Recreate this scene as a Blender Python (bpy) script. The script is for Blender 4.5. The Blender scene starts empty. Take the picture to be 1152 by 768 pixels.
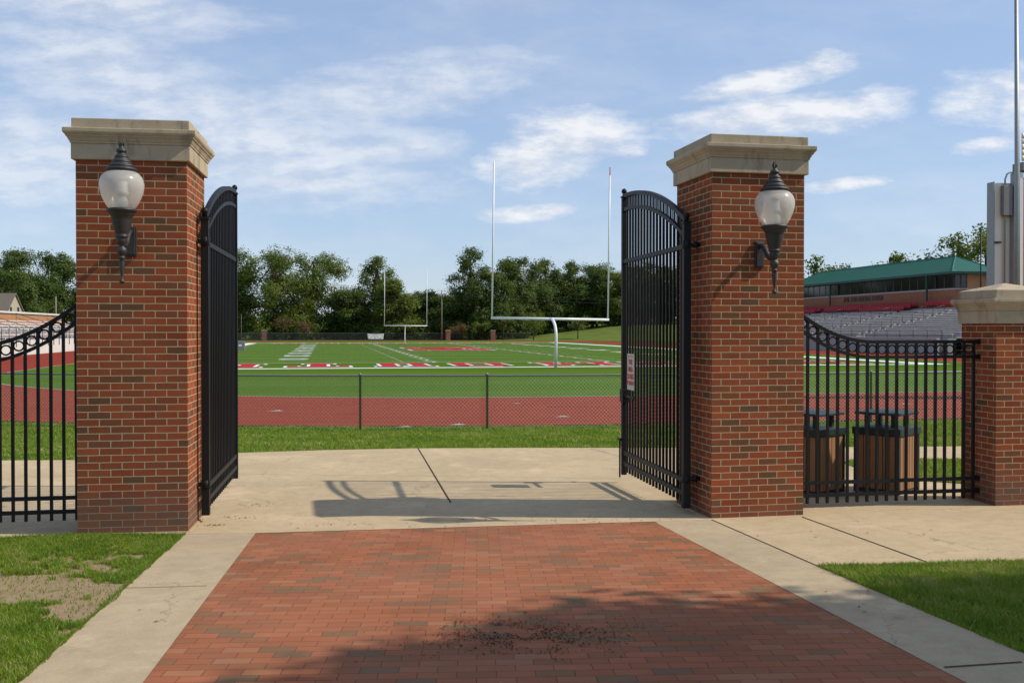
import bpy, bmesh, math, random
import numpy as np
from mathutils import Vector, Matrix, noise as mnoise
R = math.radians
PI = math.pi
scene = bpy.context.scene
COL = scene.collection
random.seed(7)

# ------------------------------------------------------------------ frame of the site
TH = R(10.5)                       # the gate line, the track and the field are turned this much
AX = (-math.sin(TH), math.cos(TH)) # along the field, away from the gates
CX = (math.cos(TH), math.sin(TH))  # across the field, to the right
C0 = 13.3                          # across-coordinate of the field's axis
CAMZ = 1.92
FPX, PX0, HZ = 1130.0, 576.0, 370.6

def H(s):                          # height of the ground, s metres along the field
    if s < -20: s = -20
    if s < 10: return .03*(10-s)
    if s < 17: return -.018*(s-10)
    if s < 22.3: return -.126-(s-17)/5.3*.194
    return -.32
BREAKS = (-20, 10, 17, 22.3)
def S(x, y): return x*AX[0]+y*AX[1]
def Hxy(x, y): return H(S(x, y))
def W(c, s): return (c*CX[0]+s*AX[0], c*CX[1]+s*AX[1])
def bp(px, py):                    # survey: where a line of sight of the photograph meets the sloping ground
    d = 8.0
    for _ in range(60):
        x = (px-PX0)/FPX*d
        h = CAMZ-Hxy(x, d)
        d = .5*d+.5*FPX*h/(py-HZ)
    return ((px-PX0)/FPX*d, d)

# ------------------------------------------------------------------ materials
def new_mat(name):
    m = bpy.data.materials.new(name); m.use_nodes = True
    nt = m.node_tree
    for n in list(nt.nodes):
        if n.type not in ('BSDF_PRINCIPLED', 'OUTPUT_MATERIAL'): nt.nodes.remove(n)
    b = [n for n in nt.nodes if n.type == 'BSDF_PRINCIPLED'][0]
    return m, nt, b
def N(nt, typ, **kw):
    n = nt.nodes.new(typ)
    for k, v in kw.items():
        if k in ('op',): n.operation = v
        elif hasattr(n, k): setattr(n, k, v)
    return n
def L(nt, a, b): nt.links.new(a, b)
def setin(n, **kw):
    for k, v in kw.items(): n.inputs[k.replace('_', ' ')].default_value = v
def ramp(nt, fac, stops, interp='LINEAR'):
    r = nt.nodes.new('ShaderNodeValToRGB'); r.color_ramp.interpolation = interp
    el = r.color_ramp.elements
    while len(el) > 1: el.remove(el[-1])
    el[0].position = stops[0][0]; el[0].color = (*stops[0][1], 1)
    for p, c in stops[1:]:
        e = el.new(p); e.color = (*c, 1)
    if fac is not None: L(nt, fac, r.inputs['Fac'])
    return r
def mixc(nt, fac, a, b, mode='MIX'):
    m = nt.nodes.new('ShaderNodeMix'); m.data_type = 'RGBA'; m.blend_type = mode
    for sock, v in ((m.inputs[0], fac), (m.inputs[6], a), (m.inputs[7], b)):
        if hasattr(v, 'links'): L(nt, v, sock)
        elif isinstance(v, (int, float)): sock.default_value = v
        else: sock.default_value = (*v, 1)
    return m.outputs[2]
def noise_tex(nt, vec, scale, detail=4, rough=.55):
    n = nt.nodes.new('ShaderNodeTexNoise')
    n.inputs['Scale'].default_value = scale; n.inputs['Detail'].default_value = detail; n.inputs['Roughness'].default_value = rough
    if vec is not None: L(nt, vec, n.inputs['Vector'])
    return n
def objvec(nt):
    return nt.nodes.new('ShaderNodeTexCoord').outputs['Object']
def mathn(nt, op, a, b=None, clamp=False):
    m = nt.nodes.new('ShaderNodeMath'); m.operation = op; m.use_clamp = clamp
    for i, v in enumerate((a, b)):
        if v is None: continue
        if hasattr(v, 'links'): L(nt, v, m.inputs[i])
        else: m.inputs[i].default_value = v
    return m.outputs[0]
def bump(nt, height, strength, dist, bsdf, normal=None):
    b = nt.nodes.new('ShaderNodeBump'); b.inputs['Strength'].default_value = strength; b.inputs['Distance'].default_value = dist
    L(nt, height, b.inputs['Height'])
    if normal: L(nt, normal, b.inputs['Normal'])
    L(nt, b.outputs[0], bsdf.inputs['Normal']); return b.outputs[0]

def flat_mat(name, col, rough=.6, metal=0, var=.12, scale=6, bumpv=0, spec=None):
    m, nt, b = new_mat(name)
    v = objvec(nt)
    n = noise_tex(nt, v, scale)
    c = mixc(nt, n.outputs[0], tuple(x*(1-var) for x in col), tuple(min(1, x*(1+var)) for x in col))
    L(nt, c, b.inputs['Base Color'])
    setin(b, Roughness=rough, Metallic=metal)
    if spec is None and rough >= .8: spec = .03
    if spec is not None: b.inputs['Specular IOR Level'].default_value = spec
    if bumpv:
        n2 = noise_tex(nt, v, scale*12, 3)
        bump(nt, n2.outputs[0], bumpv, .01, b)
    return m

def brick_mat(name, stops, mortar, bw, bh, ms, use_uv=True, bumpd=.004, wear=.0, msmooth=.25, grime=None, bumps=.8, rot=0, blot=1.0, specks=False):
    m, nt, b = new_mat(name)
    tc = nt.nodes.new('ShaderNodeTexCoord')
    vec = tc.outputs['UV'] if use_uv else tc.outputs['Object']
    if rot:
        rm = nt.nodes.new('ShaderNodeMapping'); rm.inputs['Rotation'].default_value = (0, 0, -rot); L(nt, vec, rm.inputs[0]); vec = rm.outputs[0]
    wob = noise_tex(nt, vec, 9, 2)
    sub = nt.nodes.new('ShaderNodeVectorMath'); sub.operation = 'MULTIPLY_ADD'
    L(nt, wob.outputs['Color'], sub.inputs[0]); sub.inputs[1].default_value = (.0048, .0042, 0); L(nt, vec, sub.inputs[2])
    br = nt.nodes.new('ShaderNodeTexBrick')
    L(nt, sub.outputs[0], br.inputs['Vector'])
    br.offset = .5; br.squash = 1
    setin(br, Color1=(0, 0, 0, 1), Color2=(1, 1, 1, 1), Mortar=(.5, .5, .5, 1), Scale=1, Mortar_Size=ms, Mortar_Smooth=msmooth, Bias=0, Brick_Width=bw, Row_Height=bh)
    col = ramp(nt, br.outputs['Color'], stops, 'LINEAR').outputs[0]
    n1 = noise_tex(nt, vec, 55, 5, .7)
    col = mixc(nt, mathn(nt, 'MULTIPLY', n1.outputs[0], .5), col, (.36, .36, .36), 'OVERLAY')
    n3 = noise_tex(nt, vec, 7, 4, .6)
    col = mixc(nt, ramp(nt, n3.outputs[0], [(.45, (0, 0, 0)), (.75, (.35*blot,)*3)]).outputs[0], col, (.13, .085, .06))
    drift = noise_tex(nt, vec, 1.3, 4, .6)
    col = mixc(nt, .55, col, ramp(nt, drift.outputs[0], [(.3, (.36, .36, .36)), (.7, (.62, .62, .62))]).outputs[0], 'OVERLAY')
    mn = noise_tex(nt, vec, 14, 4, .6)
    mcol = mixc(nt, mn.outputs[0], tuple(x*.72 for x in mortar), tuple(x*1.15 for x in mortar))
    col = mixc(nt, br.outputs['Fac'], col, mcol)
    if specks:
        bigp = noise_tex(nt, vec, .9, 4, .6)
        col = mixc(nt, ramp(nt, bigp.outputs[0], [(.35, (0, 0, 0)), (.75, (.35, .35, .35))]).outputs[0], col, (.33, .165, .10))
        spn = noise_tex(nt, vec, 21, 2, .9); spv = noise_tex(nt, vec, 1.7, 3, .6)
        spm = mathn(nt, 'MULTIPLY', mathn(nt, 'GREATER_THAN', spn.outputs[0], .745), mathn(nt, 'GREATER_THAN', spv.outputs[0], .5))
        col = mixc(nt, mathn(nt, 'MULTIPLY', spm, .6), col, (.55, .45, .38))
    if grime:
        gz = nt.nodes.new('ShaderNodeSeparateXYZ'); L(nt, vec, gz.inputs[0])
        g0 = noise_tex(nt, vec, 5, 4)
        hh = mathn(nt, 'SUBTRACT', gz.outputs[1], mathn(nt, 'MULTIPLY', g0.outputs[0], .35))
        gf = ramp(nt, hh, [(0, (.55, .55, .55)), (grime, (0, 0, 0))]).outputs[0]
        col = mixc(nt, gf, col, (.14, .10, .075))
    L(nt, col, b.inputs['Base Color'])
    setin(b, Roughness=.85); b.inputs['Specular IOR Level'].default_value = .06
    bv = nt.nodes.new('ShaderNodeRGBToBW'); L(nt, br.outputs['Color'], bv.inputs[0])
    hgt = mathn(nt, 'SUBTRACT', mathn(nt, 'ADD', mathn(nt, 'MULTIPLY', n1.outputs[0], .4), mathn(nt, 'MULTIPLY', bv.outputs[0], .35)), br.outputs['Fac'])
    bump(nt, hgt, bumps, bumpd, b)
    return m

def concrete_mat(name, base, s1=.8):
    m, nt, b = new_mat(name)
    v = objvec(nt)
    big = noise_tex(nt, v, s1*.7, 6, .62); mid = noise_tex(nt, v, 6, 6, .7); fine = noise_tex(nt, v, 160, 3, .8)
    c = mixc(nt, big.outputs[0], tuple(x*.74 for x in base), tuple(x*1.22 for x in base))
    c = mixc(nt, ramp(nt, mid.outputs[0], [(.42, (0, 0, 0)), (.8, (.55, .55, .55))]).outputs[0], c, tuple(x*.62 for x in base))
    c = mixc(nt, .35, c, ramp(nt, fine.outputs[0], [(.3, (.18, .17, .15)), (.7, (.72, .69, .62))]).outputs[0], 'OVERLAY')
    st = noise_tex(nt, v, 2.3, 8, .75)
    c = mixc(nt, ramp(nt, st.outputs[0], [(.60, (0, 0, 0)), (.72, (.5, .5, .5))]).outputs[0], c, tuple(x*.45 for x in base))
    wv = nt.nodes.new('ShaderNodeVectorMath'); wv.operation = 'MULTIPLY_ADD'; L(nt, mid.outputs['Color'], wv.inputs[0]); wv.inputs[1].default_value = (.35, .35, 0); L(nt, v, wv.inputs[2])
    ck = nt.nodes.new('ShaderNodeTexVoronoi'); ck.feature = 'DISTANCE_TO_EDGE'; ck.inputs['Scale'].default_value = .33; L(nt, wv.outputs[0], ck.inputs['Vector'])
    ckm = mathn(nt, 'MULTIPLY', mathn(nt, 'MULTIPLY', mathn(nt, 'LESS_THAN', ck.outputs['Distance'], .0011), mathn(nt, 'GREATER_THAN', big.outputs[0], .52)), .55)
    c = mixc(nt, ckm, c, (.09, .07, .05))
    lt = noise_tex(nt, v, 1.1, 7, .7)
    c = mixc(nt, ramp(nt, lt.outputs[0], [(.56, (0, 0, 0)), (.72, (.45, .45, .45))]).outputs[0], c, tuple(min(1, x*1.45) for x in base))
    sp = nt.nodes.new('ShaderNodeTexVoronoi'); sp.inputs['Scale'].default_value = 5; L(nt, v, sp.inputs['Vector'])
    spm = mathn(nt, 'MULTIPLY', mathn(nt, 'LESS_THAN', sp.outputs['Distance'], .035), .5)
    c = mixc(nt, spm, c, (.08, .065, .05))
    L(nt, c, b.inputs['Base Color']); setin(b, Roughness=.9); b.inputs['Specular IOR Level'].default_value = .05
    bump(nt, fine.outputs[0], .25, .004, b)
    return m

M = {}
BR_STOPS = [(0, (.14, .075, .041)), (.07, (.18, .078, .038)), (.22, (.23, .074, .035)), (.5, (.28, .075, .032)), (.8, (.34, .090, .037)), (1, (.25, .056, .026))]
M['brick'] = brick_mat('red_brickwork', BR_STOPS, (.49, .39, .235), .2032, .0677, .0050, grime=.3)
PV_STOPS = [(0, (.19, .12, .068)), (.08, (.225, .126, .068)), (.18, (.285, .11, .055)), (.55, (.335, .117, .057)), (.85, (.365, .132, .066)), (1, (.34, .16, .086))]
M['paver'] = brick_mat('clay_pavers', PV_STOPS, (.11, .062, .042), .203, .102, .0026, use_uv=False, bumpd=.004, msmooth=.4, bumps=.7, rot=R(2), specks=True, blot=.35)
M['farbrick'] = flat_mat('far_brick', (.30, .13, .08), .9, var=.2, scale=1.5)
M['tanbrick'] = flat_mat('tan_brick', (.42, .22, .12), .9, var=.15, scale=1.2)
M['concrete'] = concrete_mat('worn_tan_concrete', (.51, .398, .256))
M['walk'] = concrete_mat('sidewalk_concrete', (.455, .362, .242), 1.3)
M['whitewall'] = flat_mat('pale_concrete_wall', (.62, .60, .55), .85, var=.1, scale=.8)
M['greywall'] = flat_mat('grey_concrete_wall', (.33, .33, .33), .85, var=.12, scale=.6)
M['joint'] = flat_mat('dark_joint', (.06, .045, .03), .95)
M['iron'] = flat_mat('black_painted_iron', (.008, .008, .009), .52, var=.3, scale=20, spec=.28)
M['bronze'] = flat_mat('weathered_black_casting', (.030, .027, .027), .5, var=.3, scale=25, bumpv=.15)
M['white'] = flat_mat('white_enamel', (.78, .78, .78), .35, var=.03, scale=3)
M['galv'] = flat_mat('galvanised_steel', (.30, .31, .31), .5, metal=.6, var=.15, scale=8)
M['wire'] = flat_mat('chain_link_wire', (.54, .53, .40), .7, metal=.0, var=.15, scale=3)
M['darkwire'] = flat_mat('dark_chain_link_wire', (.10, .10, .10), .6, metal=.3, var=.15, scale=3)
M['postgrey'] = flat_mat('dull_fence_pipe', (.20, .215, .22), .5, metal=.4, var=.2, scale=8)
M['bench'] = flat_mat('aluminium_bench', (.78, .72, .70), .6, metal=.0, var=.2, scale=2)
M['tread'] = flat_mat('bleacher_tread', (.36, .325, .31), .8, var=.25, scale=2)
M['step'] = flat_mat('pale_aisle_step', (.74, .70, .60), .8, var=.1, scale=2)
M['redseat'] = flat_mat('red_plastic_seat', (.36, .014, .02), .6, var=.2, scale=2)
M['darkrail'] = flat_mat('dark_rail', (.035, .035, .04), .5, var=.2)
M['greenroof'] = flat_mat('green_metal_roof', (.030, .150, .105), .45, metal=.2, var=.1, scale=.5)
M['greentrim'] = flat_mat('dark_green_trim', (.012, .055, .042), .45, var=.15)
M['greenlid'] = flat_mat('green_black_lid', (.012, .030, .028), .5, var=.2)
M['glass'] = flat_mat('dark_window_glass', (.012, .013, .013), .08, var=.2)
M['sill'] = flat_mat('pale_sill', (.45, .42, .40), .8)
M['signwhite'] = flat_mat('sign_white', (.72, .72, .68), .45, var=.05)
M['ribbon'] = flat_mat('faded_pink_ribbon', (.62, .36, .34), .8)
M['signboard'] = flat_mat('shade_toned_sign_face', (.54, .51, .45), .55, var=.08)  # white board, darkened: shade of facing away from the sun is in the colour
M['signred'] = flat_mat('sign_red', (.55, .05, .035), .5, var=.05)
M['linewhite'] = flat_mat('white_turf_paint', (.70, .72, .68), .9, var=.12, scale=1.5)
M['linered'] = flat_mat('red_turf_paint', (.46, .022, .035), .9, var=.15, scale=1.2)
M['lineyellow'] = flat_mat('yellow_turf_line', (.42, .30, .03), .9, var=.15, scale=1.2)
M['linegrey'] = flat_mat('grey_track_paint', (.42, .42, .38), .9, var=.2, scale=4)
M['roofshingle'] = flat_mat('brown_grey_shingle', (.25, .205, .16), .9, var=.2, scale=3)
M['stucco'] = flat_mat('cream_stucco', (.42, .37, .28), .9, var=.1, scale=1)
M['panel'] = flat_mat('grey_white_panel', (.80, .71, .60), .6, var=.06, scale=2)
M['laneline'] = flat_mat('worn_lane_paint', (.36, .16, .12), .9, var=.2, scale=2)
M['greybox'] = flat_mat('grey_metal_box', (.18, .18, .18), .6, var=.15)
M['wood_pole'] = flat_mat('weathered_pole', (.22, .185, .145), .9, var=.2, scale=2)
M['bark'] = flat_mat('tree_bark', (.07, .055, .04), .95, var=.35, scale=5, bumpv=.6)
M['litter'] = flat_mat('dry_leaf_litter', (.022, .016, .011), .95, var=.5, scale=40)
M['drylitter'] = flat_mat('brown_dry_leaves', (.10, .062, .03), .95, var=.5, scale=40)
M['banner'] = flat_mat('white_banner_cloth', (.74, .74, .74), .8, var=.06, scale=1)

def stone_mat():
    m, nt, b = new_mat('carved_limestone')
    v = objvec(nt)
    big = noise_tex(nt, v, 3.5, 6, .65); fine = noise_tex(nt, v, 90, 3, .8)
    c = mixc(nt, big.outputs[0], (.35, .285, .195), (.55, .455, .325))
    sx = nt.nodes.new('ShaderNodeMapping'); sx.inputs['Scale'].default_value = (3.2, 3.2, .9); L(nt, v, sx.inputs[0])
    st = noise_tex(nt, sx.outputs[0], 2.2, 7, .7)
    c = mixc(nt, ramp(nt, st.outputs[0], [(.50, (0, 0, 0)), (.68, (.62, .62, .62))]).outputs[0], c, (.15, .13, .105))
    c = mixc(nt, .25, c, ramp(nt, fine.outputs[0], [(.3, (.25, .25, .25)), (.7, (.7, .7, .7))]).outputs[0], 'OVERLAY')
    L(nt, c, b.inputs['Base Color']); setin(b, Roughness=.88); b.inputs['Specular IOR Level'].default_value = .05
    bump(nt, fine.outputs[0], .2, .004, b)
    return m
M['stone'] = stone_mat()

def ground_grass(name, a, b_, dirt=None, sc=1.0, dirtmask=None):
    m, nt, b = new_mat(name)
    v = objvec(nt)
    n1 = noise_tex(nt, v, .8*sc, 5, .6); n2 = noise_tex(nt, v, 14*sc, 5, .75)
    c = mixc(nt, n2.outputs[0], a, b_)
    c = mixc(nt, ramp(nt, n1.outputs[0], [(.45, (0, 0, 0)), (.8, (.55, .55, .55))]).outputs[0], c, tuple(x*.6 for x in a))
    if dirt:
        n3 = noise_tex(nt, v, 1.6*sc, 6, .7)
        c = mixc(nt, ramp(nt, n3.outputs[0], [(.46, (0, 0, 0)), (.58, (1, 1, 1))]).outputs[0], c, dirt)
    L(nt, c, b.inputs['Base Color']); setin(b, Roughness=.95); b.inputs['Specular IOR Level'].default_value = .0
    bump(nt, n2.outputs[0], .6, .03, b)
    return m
M['ground'] = ground_grass('far_ground_grass', (.055, .085, .02), (.10, .135, .035), sc=.25)
M['hill'] = ground_grass('mown_hill_grass', (.095, .135, .026), (.155, .185, .05), sc=.35)
M['lawnbase'] = ground_grass('lawn_soil', (.05, .075, .018), (.085, .11, .03), dirt=(.13, .10, .06), sc=1)
M['stripbase'] = ground_grass('lawn_strip', (.085, .150, .012), (.15, .205, .026), sc=.6)

def dirt_lawn():
    m, nt, b = new_mat('patchy_lawn_soil')
    v = objvec(nt)
    n1 = noise_tex(nt, v, 5, 6, .7); n2 = noise_tex(nt, v, 40, 4, .8)
    c = mixc(nt, n1.outputs[0], (.22, .155, .09), (.36, .265, .165))
    c = mixc(nt, .25, c, ramp(nt, n2.outputs[0], [(.3, (.3, .3, .3)), (.7, (.65, .65, .65))]).outputs[0], 'OVERLAY')
    L(nt, c, b.inputs['Base Color']); setin(b, Roughness=.95); b.inputs['Specular IOR Level'].default_value = .0
    bump(nt, n1.outputs[0], .5, .03, b)
    return m
M['dirtlawn'] = dirt_lawn()

def turf_mat():
    m, nt, b = new_mat('synthetic_turf')
    v = objvec(nt)
    n1 = noise_tex(nt, v, .09, 4, .5); n2 = noise_tex(nt, v, 3, 5, .8)
    c = mixc(nt, n2.outputs[0], (.050, .112, .007), (.088, .158, .014))
    c = mixc(nt, mathn(nt, 'MULTIPLY', n1.outputs[0], .5), c, (.042, .095, .006))
    dt = nt.nodes.new('ShaderNodeVectorMath'); dt.operation = 'DOT_PRODUCT'; L(nt, v, dt.inputs[0]); dt.inputs[1].default_value = (AX[0], AX[1], 0)
    band = mathn(nt, 'GREATER_THAN', mathn(nt, 'SINE', mathn(nt, 'MULTIPLY', mathn(nt, 'SUBTRACT', dt.outputs['Value'], 58.9), PI/4.6)), 0)
    c = mixc(nt, mathn(nt, 'MULTIPLY', band, .24), c, (.115, .165, .030))
    setin(b, Sheen_Weight=.045, Sheen_Roughness=.4, Sheen_Tint=(.72, .85, .35, 1))
    L(nt, c, b.inputs['Base Color']); setin(b, Roughness=.9); b.inputs['Specular IOR Level'].default_value = .0
    bump(nt, n2.outputs[0], .5, .03, b)
    return m
M['turf'] = turf_mat()
def track_mat():
    m, nt, b = new_mat('red_running_track')
    v = objvec(nt)
    n1 = noise_tex(nt, v, .35, 5, .6); n2 = noise_tex(nt, v, 25, 4, .8)
    c = mixc(nt, n1.outputs[0], (.225, .041, .029), (.285, .055, .038))
    c = mixc(nt, .3, c, ramp(nt, n2.outputs[0], [(.3, (.25, .25, .25)), (.7, (.7, .7, .7))]).outputs[0], 'OVERLAY')
    L(nt, c, b.inputs['Base Color']); setin(b, Roughness=.9); b.inputs['Specular IOR Level'].default_value = .0
    bump(nt, n2.outputs[0], .4, .01, b)
    return m
M['track'] = track_mat()

def leaf_mat(name, a, b_, trans=.35, straw=None):
    m, nt, b = new_mat(name)
    at = nt.nodes.new('ShaderNodeAttribute'); at.attribute_name = 'tint'
    c = mixc(nt, at.outputs['Fac'], a, b_)
    if straw: c = mixc(nt, ramp(nt, at.outputs['Fac'], [(.90, (0, 0, 0)), (.97, (1, 1, 1))]).outputs[0], c, straw)
    L(nt, c, b.inputs['Base Color']); setin(b, Roughness=.55); b.inputs['Specular IOR Level'].default_value = .3
    tr = nt.nodes.new('ShaderNodeBsdfTranslucent')
    L(nt, mixc(nt, .45, c, (.30, .34, .04)), tr.inputs['Color'])
    mx = nt.nodes.new('ShaderNodeMixShader'); mx.inputs[0].default_value = trans
    L(nt, b.outputs[0], mx.inputs[1]); L(nt, tr.outputs[0], mx.inputs[2])
    out = [n for n in nt.nodes if n.type == 'OUTPUT_MATERIAL'][0]
    L(nt, mx.outputs[0], out.inputs[0])
    return m
M['leaf'] = leaf_mat('broadleaf_foliage', (.070, .118, .014), (.150, .190, .028), .34)
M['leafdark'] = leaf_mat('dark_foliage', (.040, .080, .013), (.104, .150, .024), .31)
M['leafyel'] = leaf_mat('light_foliage', (.06, .10, .016), (.13, .16, .03), .35)
M['leafred'] = leaf_mat('reddish_foliage', (.10, .05, .02), (.17, .10, .045), .3)
M['blade'] = leaf_mat('grass_blades', (.080, .185, .010), (.29, .375, .036), .42, (.46, .40, .17))

def wood_mat():
    m, nt, b = new_mat('stained_slat_wood')
    v = objvec(nt)
    mp = nt.nodes.new('ShaderNodeMapping'); mp.inputs['Scale'].default_value = (30, 30, 2); L(nt, v, mp.inputs[0])
    n1 = noise_tex(nt, mp.outputs[0], 1.2, 5, .7); n2 = noise_tex(nt, v, 13, 2)
    c = mixc(nt, n1.outputs[0], (.26, .115, .042), (.43, .22, .09))
    c = mixc(nt, mathn(nt, 'MULTIPLY', n2.outputs[0], .5), c, (.30, .16, .07))
    L(nt, c, b.inputs['Base Color']); setin(b, Roughness=.6)
    return m
M['wood'] = wood_mat()

def globe_mat():
    m, nt, b = new_mat('frosted_acrylic_globe')
    v = objvec(nt)
    setin(b, Base_Color=(.76, .75, .71, 1), Roughness=.2)
    fl = noise_tex(nt, v, 60, 2); bump(nt, fl.outputs[0], .12, .004, b)
    tr = nt.nodes.new('ShaderNodeBsdfTranslucent'); tr.inputs['Color'].default_value = (.93, .90, .83, 1)
    tp = nt.nodes.new('ShaderNodeBsdfTransparent'); tp.inputs['Color'].default_value = (.93, .93, .92, 1)
    m1 = nt.nodes.new('ShaderNodeMixShader'); m1.inputs[0].default_value = .45
    L(nt, b.outputs[0], m1.inputs[1]); L(nt, tr.outputs[0], m1.inputs[2])
    m2 = nt.nodes.new('ShaderNodeMixShader'); m2.inputs[0].default_value = .38
    L(nt, m1.outputs[0], m2.inputs[1]); L(nt, tp.outputs[0], m2.inputs[2])
    out = [n for n in nt.nodes if n.type == 'OUTPUT_MATERIAL'][0]
    L(nt, m2.outputs[0], out.inputs[0])
    return m
M['globe'] = globe_mat()

# ------------------------------------------------------------------ object helpers
def link(o, parent=None):
    COL.objects.link(o)
    if parent is not None: o.parent = parent
    return o
def tag(o, label=None, cat=None, group=None, kind=None):
    if label: o['label'] = label
    if cat: o['category'] = cat
    if group: o['group'] = group
    if kind: o['kind'] = kind
    return o
def empty(name, loc, rz=0, label=None, cat=None, group=None):
    o = bpy.data.objects.new(name, None); o.location = loc; o.rotation_euler = (0, 0, rz); o.empty_display_size = .2
    return tag(link(o), label, cat, group)
class MB:
    def __init__(s): s.v = []; s.f = []; s.uv = {}; s.mi = []; s.sm = []
    def quad(s, pts, mi=0, sm=False):
        n = len(s.v); s.v += [tuple(p) for p in pts]; s.f.append(tuple(range(n, n+len(pts)))); s.mi.append(mi); s.sm.append(sm)
    def box(s, x0, y0, z0, x1, y1, z1, mi=0):
        n = len(s.v)
        s.v += [(x, y, z) for z in (z0, z1) for (x, y) in ((x0, y0), (x1, y0), (x1, y1), (x0, y1))]
        for f in ((3, 2, 1, 0), (4, 5, 6, 7), (0, 1, 5, 4), (1, 2, 6, 5), (2, 3, 7, 6), (3, 0, 4, 7)):
            s.f.append(tuple(n+i for i in f)); s.mi.append(mi); s.sm.append(False)
    def loft(s, rings, close=True, caps=True, mi=0, sm=False):
        n = len(s.v); k = len(rings[0])
        for r in rings: s.v += [tuple(p) for p in r]
        for i in range(len(rings)-1):
            for j in range(k if close else k-1):
                a = n+i*k+j; b = n+i*k+(j+1) % k
                s.f.append((a, b, b+k, a+k)); s.mi.append(mi); s.sm.append(sm)
        if caps:
            s.f.append(tuple(n+k-1-j for j in range(k))); s.mi.append(mi); s.sm.append(False)
            s.f.append(tuple(n+(len(rings)-1)*k+j for j in range(k))); s.mi.append(mi); s.sm.append(False)
    def lathe(s, prof, seg=20, cx=0, cy=0, z0=0, mi=0):
        s.loft([[(cx+max(r, 1e-4)*math.cos(2*PI*j/seg), cy+max(r, 1e-4)*math.sin(2*PI*j/seg), z0+z) for j in range(seg)] for r, z in prof], True, True, mi, True)
    def tube(s, pts, r, seg=8, mi=0, square=False, sm=True):
        pts = [Vector(p) for p in pts]; rings = []
        rr = r if isinstance(r, (list, tuple)) else [r]*len(pts)
        up = None
        for i, p in enumerate(pts):
            t = (pts[min(i+1, len(pts)-1)]-pts[max(i-1, 0)]).normalized()
            if up is None:
                up = Vector((0, 0, 1)) if abs(t.z) < .9 else Vector((0, 1, 0))
            a = t.cross(up)
            if a.length < 1e-5: a = t.cross(Vector((1, 0, 0)))
            a.normalize(); b = a.cross(t).normalized(); up = b
            if square: rings.append([p+a*x*rr[i]+b*y*rr[i] for x, y in ((-1, -1), (1, -1), (1, 1), (-1, 1))])
            else: rings.append([p+(a*math.cos(2*PI*j/seg)+b*math.sin(2*PI*j/seg))*rr[i] for j in range(seg)])
        s.loft(rings, True, True, mi, sm and not square)
    def build(s, name, mats, parent=None, bevel=0):
        me = bpy.data.meshes.new(name); me.from_pydata(s.v, [], s.f)
        if not isinstance(mats, (list, tuple)): mats = [mats]
        for m in mats: me.materials.append(m)
        me.polygons.foreach_set('material_index', s.mi)
        me.polygons.foreach_set('use_smooth', s.sm)
        bm = bmesh.new(); bm.from_mesh(me); bmesh.ops.recalc_face_normals(bm, faces=bm.faces[:]); bm.to_mesh(me); bm.free()
        me.update()
        o = bpy.data.objects.new(name, me)
        if bevel:
            b = o.modifiers.new('bevel', 'BEVEL'); b.width = bevel; b.segments = 2; b.limit_method = 'ANGLE'
        return link(o, parent)

def sheet(name, poly, dz, mat, kind='structure', holes=None, parent=None, cuts=BREAKS, hfun=None):
    """A ground sheet draped on the sloping ground."""
    bm = bmesh.new()
    vs = [bm.verts.new((x, y, 0)) for x, y in poly]
    bm.faces.new(vs)
    for b in cuts:
        bmesh.ops.bisect_plane(bm, geom=bm.verts[:]+bm.edges[:]+bm.faces[:], plane_co=(AX[0]*b, AX[1]*b, 0), plane_no=(AX[0], AX[1], 0), dist=1e-5)
    bmesh.ops.triangulate(bm, faces=bm.faces[:])
    for v in bm.verts: v.co.z = Hxy(v.co.x, v.co.y)+dz
    bmesh.ops.recalc_face_normals(bm, faces=bm.faces[:])
    for f in bm.faces:
        if f.normal.z < 0: f.normal_flip()
    me = bpy.data.meshes.new(name); bm.to_mesh(me); bm.free(); me.materials.append(mat)
    o = bpy.data.objects.new(name, me); link(o, parent)
    if kind: o['kind'] = kind
    return o
def mesh_np(name, V, F, mat, parent=None, tint=None, smooth=False):
    me = bpy.data.meshes.new(name)
    nv, nf, k = len(V), len(F), F.shape[1]
    me.vertices.add(nv); me.vertices.foreach_set('co', np.ascontiguousarray(V, dtype=np.float32).ravel())
    me.loops.add(nf*k); me.loops.foreach_set('vertex_index', np.ascontiguousarray(F, dtype=np.int32).ravel())
    me.polygons.add(nf); me.polygons.foreach_set('loop_start', np.arange(0, nf*k, k, dtype=np.int32))
    try: me.polygons.foreach_set('loop_total', np.full(nf, k, dtype=np.int32))
    except Exception: pass
    me.update(calc_edges=True); me.validate()
    if tint is not None:
        a = me.attributes.new('tint', 'FLOAT', 'POINT'); a.data.foreach_set('value', np.ascontiguousarray(tint, dtype=np.float32))
    me.materials.append(mat)
    o = bpy.data.objects.new(name, me)
    return link(o, parent)
def text_mesh(txt, size, name, mat, parent=None, extrude=.002, align='CENTER', bold=0):
    cu = bpy.data.curves.new(name, 'FONT'); cu.body = txt; cu.size = size; cu.align_x = align; cu.align_y = 'CENTER'; cu.extrude = extrude; cu.offset = bold
    tmp = bpy.data.objects.new(name+'_curve', cu); COL.objects.link(tmp)
    bpy.context.view_layer.update()
    me = bpy.data.meshes.new_from_object(tmp.evaluated_get(bpy.context.evaluated_depsgraph_get()))
    bpy.data.objects.remove(tmp); bpy.data.curves.remove(cu)
    me.materials.clear(); me.materials.append(mat)
    o = bpy.data.objects.new(name, me); return link(o, parent)

# ------------------------------------------------------------------ the ground
HORIZ = 3500
sheet('ground', [(-HORIZ, -HORIZ), (HORIZ, -HORIZ), (HORIZ, HORIZ), (-HORIZ, HORIZ)], -.03, M['ground'])

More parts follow.
